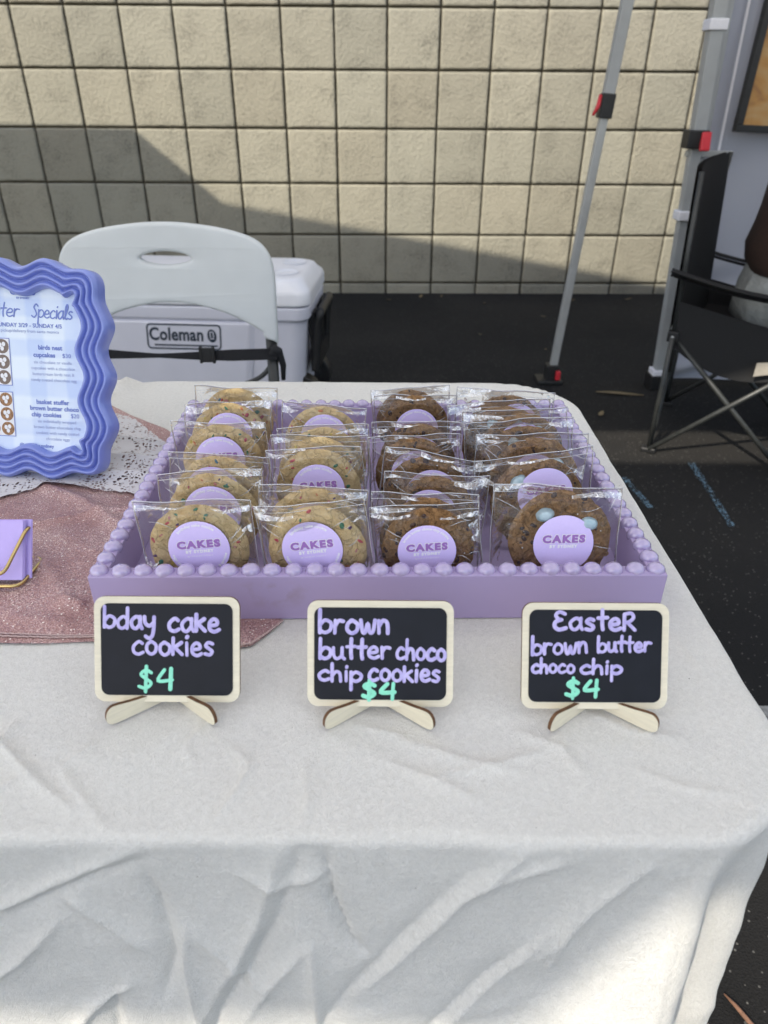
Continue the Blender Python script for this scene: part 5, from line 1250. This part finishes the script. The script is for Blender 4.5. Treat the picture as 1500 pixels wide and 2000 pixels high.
def signs():
    S1 = [px_(183, 1171, 'bday', 204, 302, 1232, 1235, 23, 7.6, 0), px_(183, 1171, 'cake', 332, 430, 1239, 1239, 25, 7.6, 0), px_(183, 1171, 'cookies', 261, 417, 1285, 1287, 25, 7.4, 0), px_(183, 1171, '$4', 271, 337, 1356, 1355, 26, 7.8, 1)]
    S2 = [px_(603, 1181, 'brown', 627, 761, 1245, 1244, 25, 7.8, 0), px_(603, 1181, 'butter', 628, 765, 1295, 1295, 22, 7.2, 0), px_(603, 1181, 'choco', 780, 873, 1296, 1298, 22, 7.2, 0), px_(603, 1181, 'chip', 627, 709, 1339, 1341, 19, 7.0, 0), px_(603, 1181, 'cookies', 726, 862, 1339, 1340, 22, 7.0, 0), px_(603, 1181, '$4', 713, 775, 1374, 1376, 20, 8, 1)]
    S3 = [px_(1023, 1188, 'EasteR', 1086, 1243, 1241, 1240, 22, 7.5, 0), px_(1023, 1188, 'brown', 1043, 1149, 1290, 1286, 20, 6.8, 0), px_(1023, 1188, 'butter', 1172, 1275, 1284, 1282, 17, 6.8, 0), px_(1023, 1188, 'choco', 1044, 1125, 1326, 1326, 16, 6.6, 0), px_(1023, 1188, 'chip', 1140, 1218, 1327, 1328, 16, 6.6, 0), px_(1023, 1188, '$4', 1111, 1173, 1374, 1373, 21, 7.6, 1)]
    mm = lambda L: [(s, a, b, c, d, e, w / 1000, i) for (s, a, b, c, d, e, w, i) in L]
    def conv(L):
        return [(s, a, b, c, d, e, w, i) for (s, a, b, c, d, e, w, i) in L]
    sign(-.1495, .3575, conv(S1), 'small chalkboard reading bday cake cookies $4', 0, 1)
    sign(-.0019, .3545, conv(S2), 'small chalkboard reading brown butter choco chip cookies $4', 0, 2)
    sign(.1456, .3535, conv(S3), 'small chalkboard reading Easter brown butter choco chip $4', 0, 3, footdx=(-.0335, .0395))
signs()

# ------------------------------------------------------------------ wavy menu frame
def menu_frame():
    tilt = Matrix.Translation((-.3865, .697, TZ + .0075)) @ Matrix.Rotation(ra(-6), 4, 'Z') @ Matrix.Rotation(ra(-18), 4, 'X')
    t = empty('menu_frame', mtx=tilt); tag(t, 'wavy periwinkle picture frame holding a printed menu', 'picture frame')
    W, H, BW = .181, .223, .030
    base = []          # rounded rectangle with normals, by arc length
    r = .044; n = 30
    segs = []
    def arc(cx, cy_, a0):
        for k in range(n): a = ra(a0 + 90 * k / n); segs.append(((cx + r * cos(a), cy_ + r * sin(a)), (cos(a), sin(a))))
    def line(p, q, nn):
        L = math.hypot(q[0] - p[0], q[1] - p[1]); m = max(2, int(L / .0022))
        for k in range(m): segs.append(((p[0] + (q[0] - p[0]) * k / m, p[1] + (q[1] - p[1]) * k / m), nn))
    w2, h2 = W / 2, H
    line((-w2 + r, 0), (w2 - r, 0), (0, -1)); arc(w2 - r, r, -90); line((w2, r), (w2, h2 - r), (1, 0)); arc(w2 - r, h2 - r, 0)
    line((w2 - r, h2), (-w2 + r, h2), (0, 1)); arc(-w2 + r, h2 - r, 90); line((-w2, h2 - r), (-w2, r), (-1, 0)); arc(-w2 + r, r, 180)
    S = [0]
    for i in range(1, len(segs)): S.append(S[-1] + math.dist(segs[i][0], segs[i - 1][0]))
    total = S[-1] + math.dist(segs[-1][0], segs[0][0]); NW = 14
    # phase: crest at the top right corner
    ci = max(range(len(segs)), key=lambda i: segs[i][0][0] + segs[i][0][1]); s0 = S[ci]
    nq = 41; vs = []; fs = []
    prof = []
    for k in range(nq):
        q = k / (nq - 1); ridge = abs(sin(pi * q * 4)) ** .9; prof.append((q * BW, -.0045 - .0058 * ridge - .004 * sin(pi * min(1, q * 1.0 + .0)) * 0))
    prof = [(0, .010), (0.0, .004)] + prof + [(BW, .004)]
    for i, (p, nn) in enumerate(segs):
        wv = .0042 * cos(2 * pi * NW * (S[i] - s0) / total)
        for (q, z) in prof: vs.append((p[0] + nn[0] * (wv - q), z, p[1] + nn[1] * (wv - q)))
    m = len(prof); N_ = len(segs)
    for i in range(N_):
        for k in range(m - 1): fs.append((i * m + k, i * m + k + 1, ((i + 1) % N_) * m + k + 1, ((i + 1) % N_) * m + k))
    mb = MB(); mb.add(vs, fs, 0, True); mb.build('frame', M['peri'], t)
    mb = MB(); v, f = filled(rrect(W - .03, H - .03, .03, 6, 0, H / 2), (), .004, 0); mb.add([(p[0], .006 + p[2], p[1]) for p in v], f); mb.build('backing', M['black'], t)
    mb = MB(); v, f = filled(rrect(W - .04, H - .04, .025, 6, 0, H / 2), (), .001, 0); mb.add([(p[0], .0005 + p[2], p[1]) for p in v], f); pp = mb.build('menu_sheet', M['paper'], t)
    mb = MB(); mb.bar((0, .0105, .15), (0, .075, .018), .05, .003, up=(0, 1, 0)); mb.build('easel_strut', M['black'], t)
    # print: fn(x mm right of centre, y mm up from the frame's foot)
    fn = lambda x, y, h=0: Vector((x, -.0004 - h, y))
    mb = MB()
    T = lambda s, size, x, y, mi=0, off=0., sp=1., al='CENTER': put_text(mb, s, size, lambda a, b: fn(x + a, y + b), mi, offset=off, space=sp, align=al)
    T('CAKES', .0088, 0, .1905, 0, .0004, 1.1); T('BY SYDNEY', .0026, 0, .1862, 0, .0001, 1.1)
    handwrite(mb, 'Easter', -.052, -.0045, .168, .168, .0080, .0015, fn, 0, .0001, .18, .01, 4, .04); handwrite(mb, 'Specials', .0085, .0535, .168, .167, .0080, .0015, fn, 0, .0001, .18, .01, 5, .04)
    T('SUNDAY 3/29 - SUNDAY 4/5', .0058, .0045, .1575, 0, .00012, 1.02); T('pickup/delivery from santa monica', .0047, .005, .1520, 1)
    T('birds nest', .0066, .0265, .1350, 0, .00022, 1.02); T('cupcakes', .0066, .0195, .1272, 0, .00022, 1.02); T('$30', .0064, .0445, .1272, 0)
    for i, s in enumerate(('six chocolate or vanilla', 'cupcakes with a chocolate', 'buttercream birds nest &', 'candy coated chocolate egg')): T(s, .0046, .0285, .1203 - i * .0062, 1)
    T('basket stuffer', .0066, .0255, .0775, 0, .00022, 1.02); T('brown butter choco', .0066, .027, .0707, 0, .00022, 1.02); T('chip cookies', .0066, .0175, .0637, 0, .00022, 1.02); T('$20', .0064, .0500, .0637, 0)
    for i, s in enumerate(('six individually wrapped', 'brown butter chocolate chip', 'cookies with candy coated', 'chocolate eggs')): T(s, .0046, .0290, .0573 - i * .0063, 1)
    T('@cakes.by.sydney', .0054, .004, .0300, 0, .0001)
    mb.build('print', [M['ink_blue'], M['ink_grey']], pp)
    def picture(x0, x1, y0, y1, dm):
        mb = MB(); q = [(x0, y0), (x1, y0), (x1, y1), (x0, y1)]; e = .0008
        mb.add([fn(x, y, 0) for x, y in q], [(0, 1, 2, 3)], 0)
        mb.add([fn(x + e * (1 if x == x0 else -1), y + e * (1 if y == y0 else -1), .0001) for x, y in q], [(0, 1, 2, 3)], 1)
        rr = (y1 - y0) / 6.6
        for i in range(2):
            for j in range(3):
                cx = x1 - rr * 1.15 - i * rr * 2.2; cz = y0 + rr * 1.15 + j * rr * 2.15
                mb.add([fn(cx, cz, .0002)] + [fn(cx + rr * cos(a), cz + rr * sin(a), .0002) for a in np.linspace(0, 2 * pi, 20, endpoint=False)], [(0, k + 1, (k + 1) % 20 + 1) for k in range(20)], 2)
                for (dx, dz) in ((-.3, .2), (.25, .3), (.0, -.3)):
                    mb.add([fn(cx + dx * rr, cz + dz * rr, .0003)] + [fn(cx + dx * rr + rr * .27 * cos(a), cz + dz * rr + rr * .33 * sin(a), .0003) for a in np.linspace(0, 2 * pi, 10, endpoint=False)], [(0, k + 1, (k + 1) % 10 + 1) for k in range(10)], 1)
        mb.build('printed_picture', [M['ink_blue'], M['photo_bg'], dm], pp)
    picture(-.058, -.0185, .0955, .1455, M['photo_brown']); picture(-.058, -.0190, .0405, .0890, M['photo_tan'])
menu_frame()

# ------------------------------------------------------------------ business cards in a brass wire holder
def cards():
    t = empty('card_holder', (-.345, .50, TZ + .0035)); t.rotation_euler = (0, 0, ra(1)); tag(t, 'bent brass wire holder for business cards on the pink runner', 'card holder')
    r = .0016
    base = fillet([(-.085, .045, r), (.0335, .038, r), (.033, -.006, r), (-.0855, -.004, r)], .007)
    base = fillet([(-.09, .036, r), (.0345, .036, r), (.0305, -.007, r), (-.09, -.006, r)], .008)
    MB().tube(base, r, 10).build('base_wire', M['gold'], t)
    MB().tube(fillet([(-.09, -.007, .0140), (.020, -.007, .0140), (.0325, .026, .040), (.0325, .0385, .034), (-.09, .0385, .030)], .007), r, 10).build('front_wire', M['gold'], t)
    c = empty('card_stack', (-.345, .5005, TZ + .006)); c.rotation_euler = (ra(-32), 0, ra(1)); tag(c, 'stack of blank lilac business cards standing in the wire holder', 'cards')
    for k in range(9):
        mb = MB(); dx = (k % 3) * .0006 + (.004 if k > 6 else 0); mb.box((-.0145 + dx, .0006 + k * .0008, .0262 + (.001 if k > 6 else 0)), (.089, .00045, .052)); mb.build('card', M['card'], c)
cards()
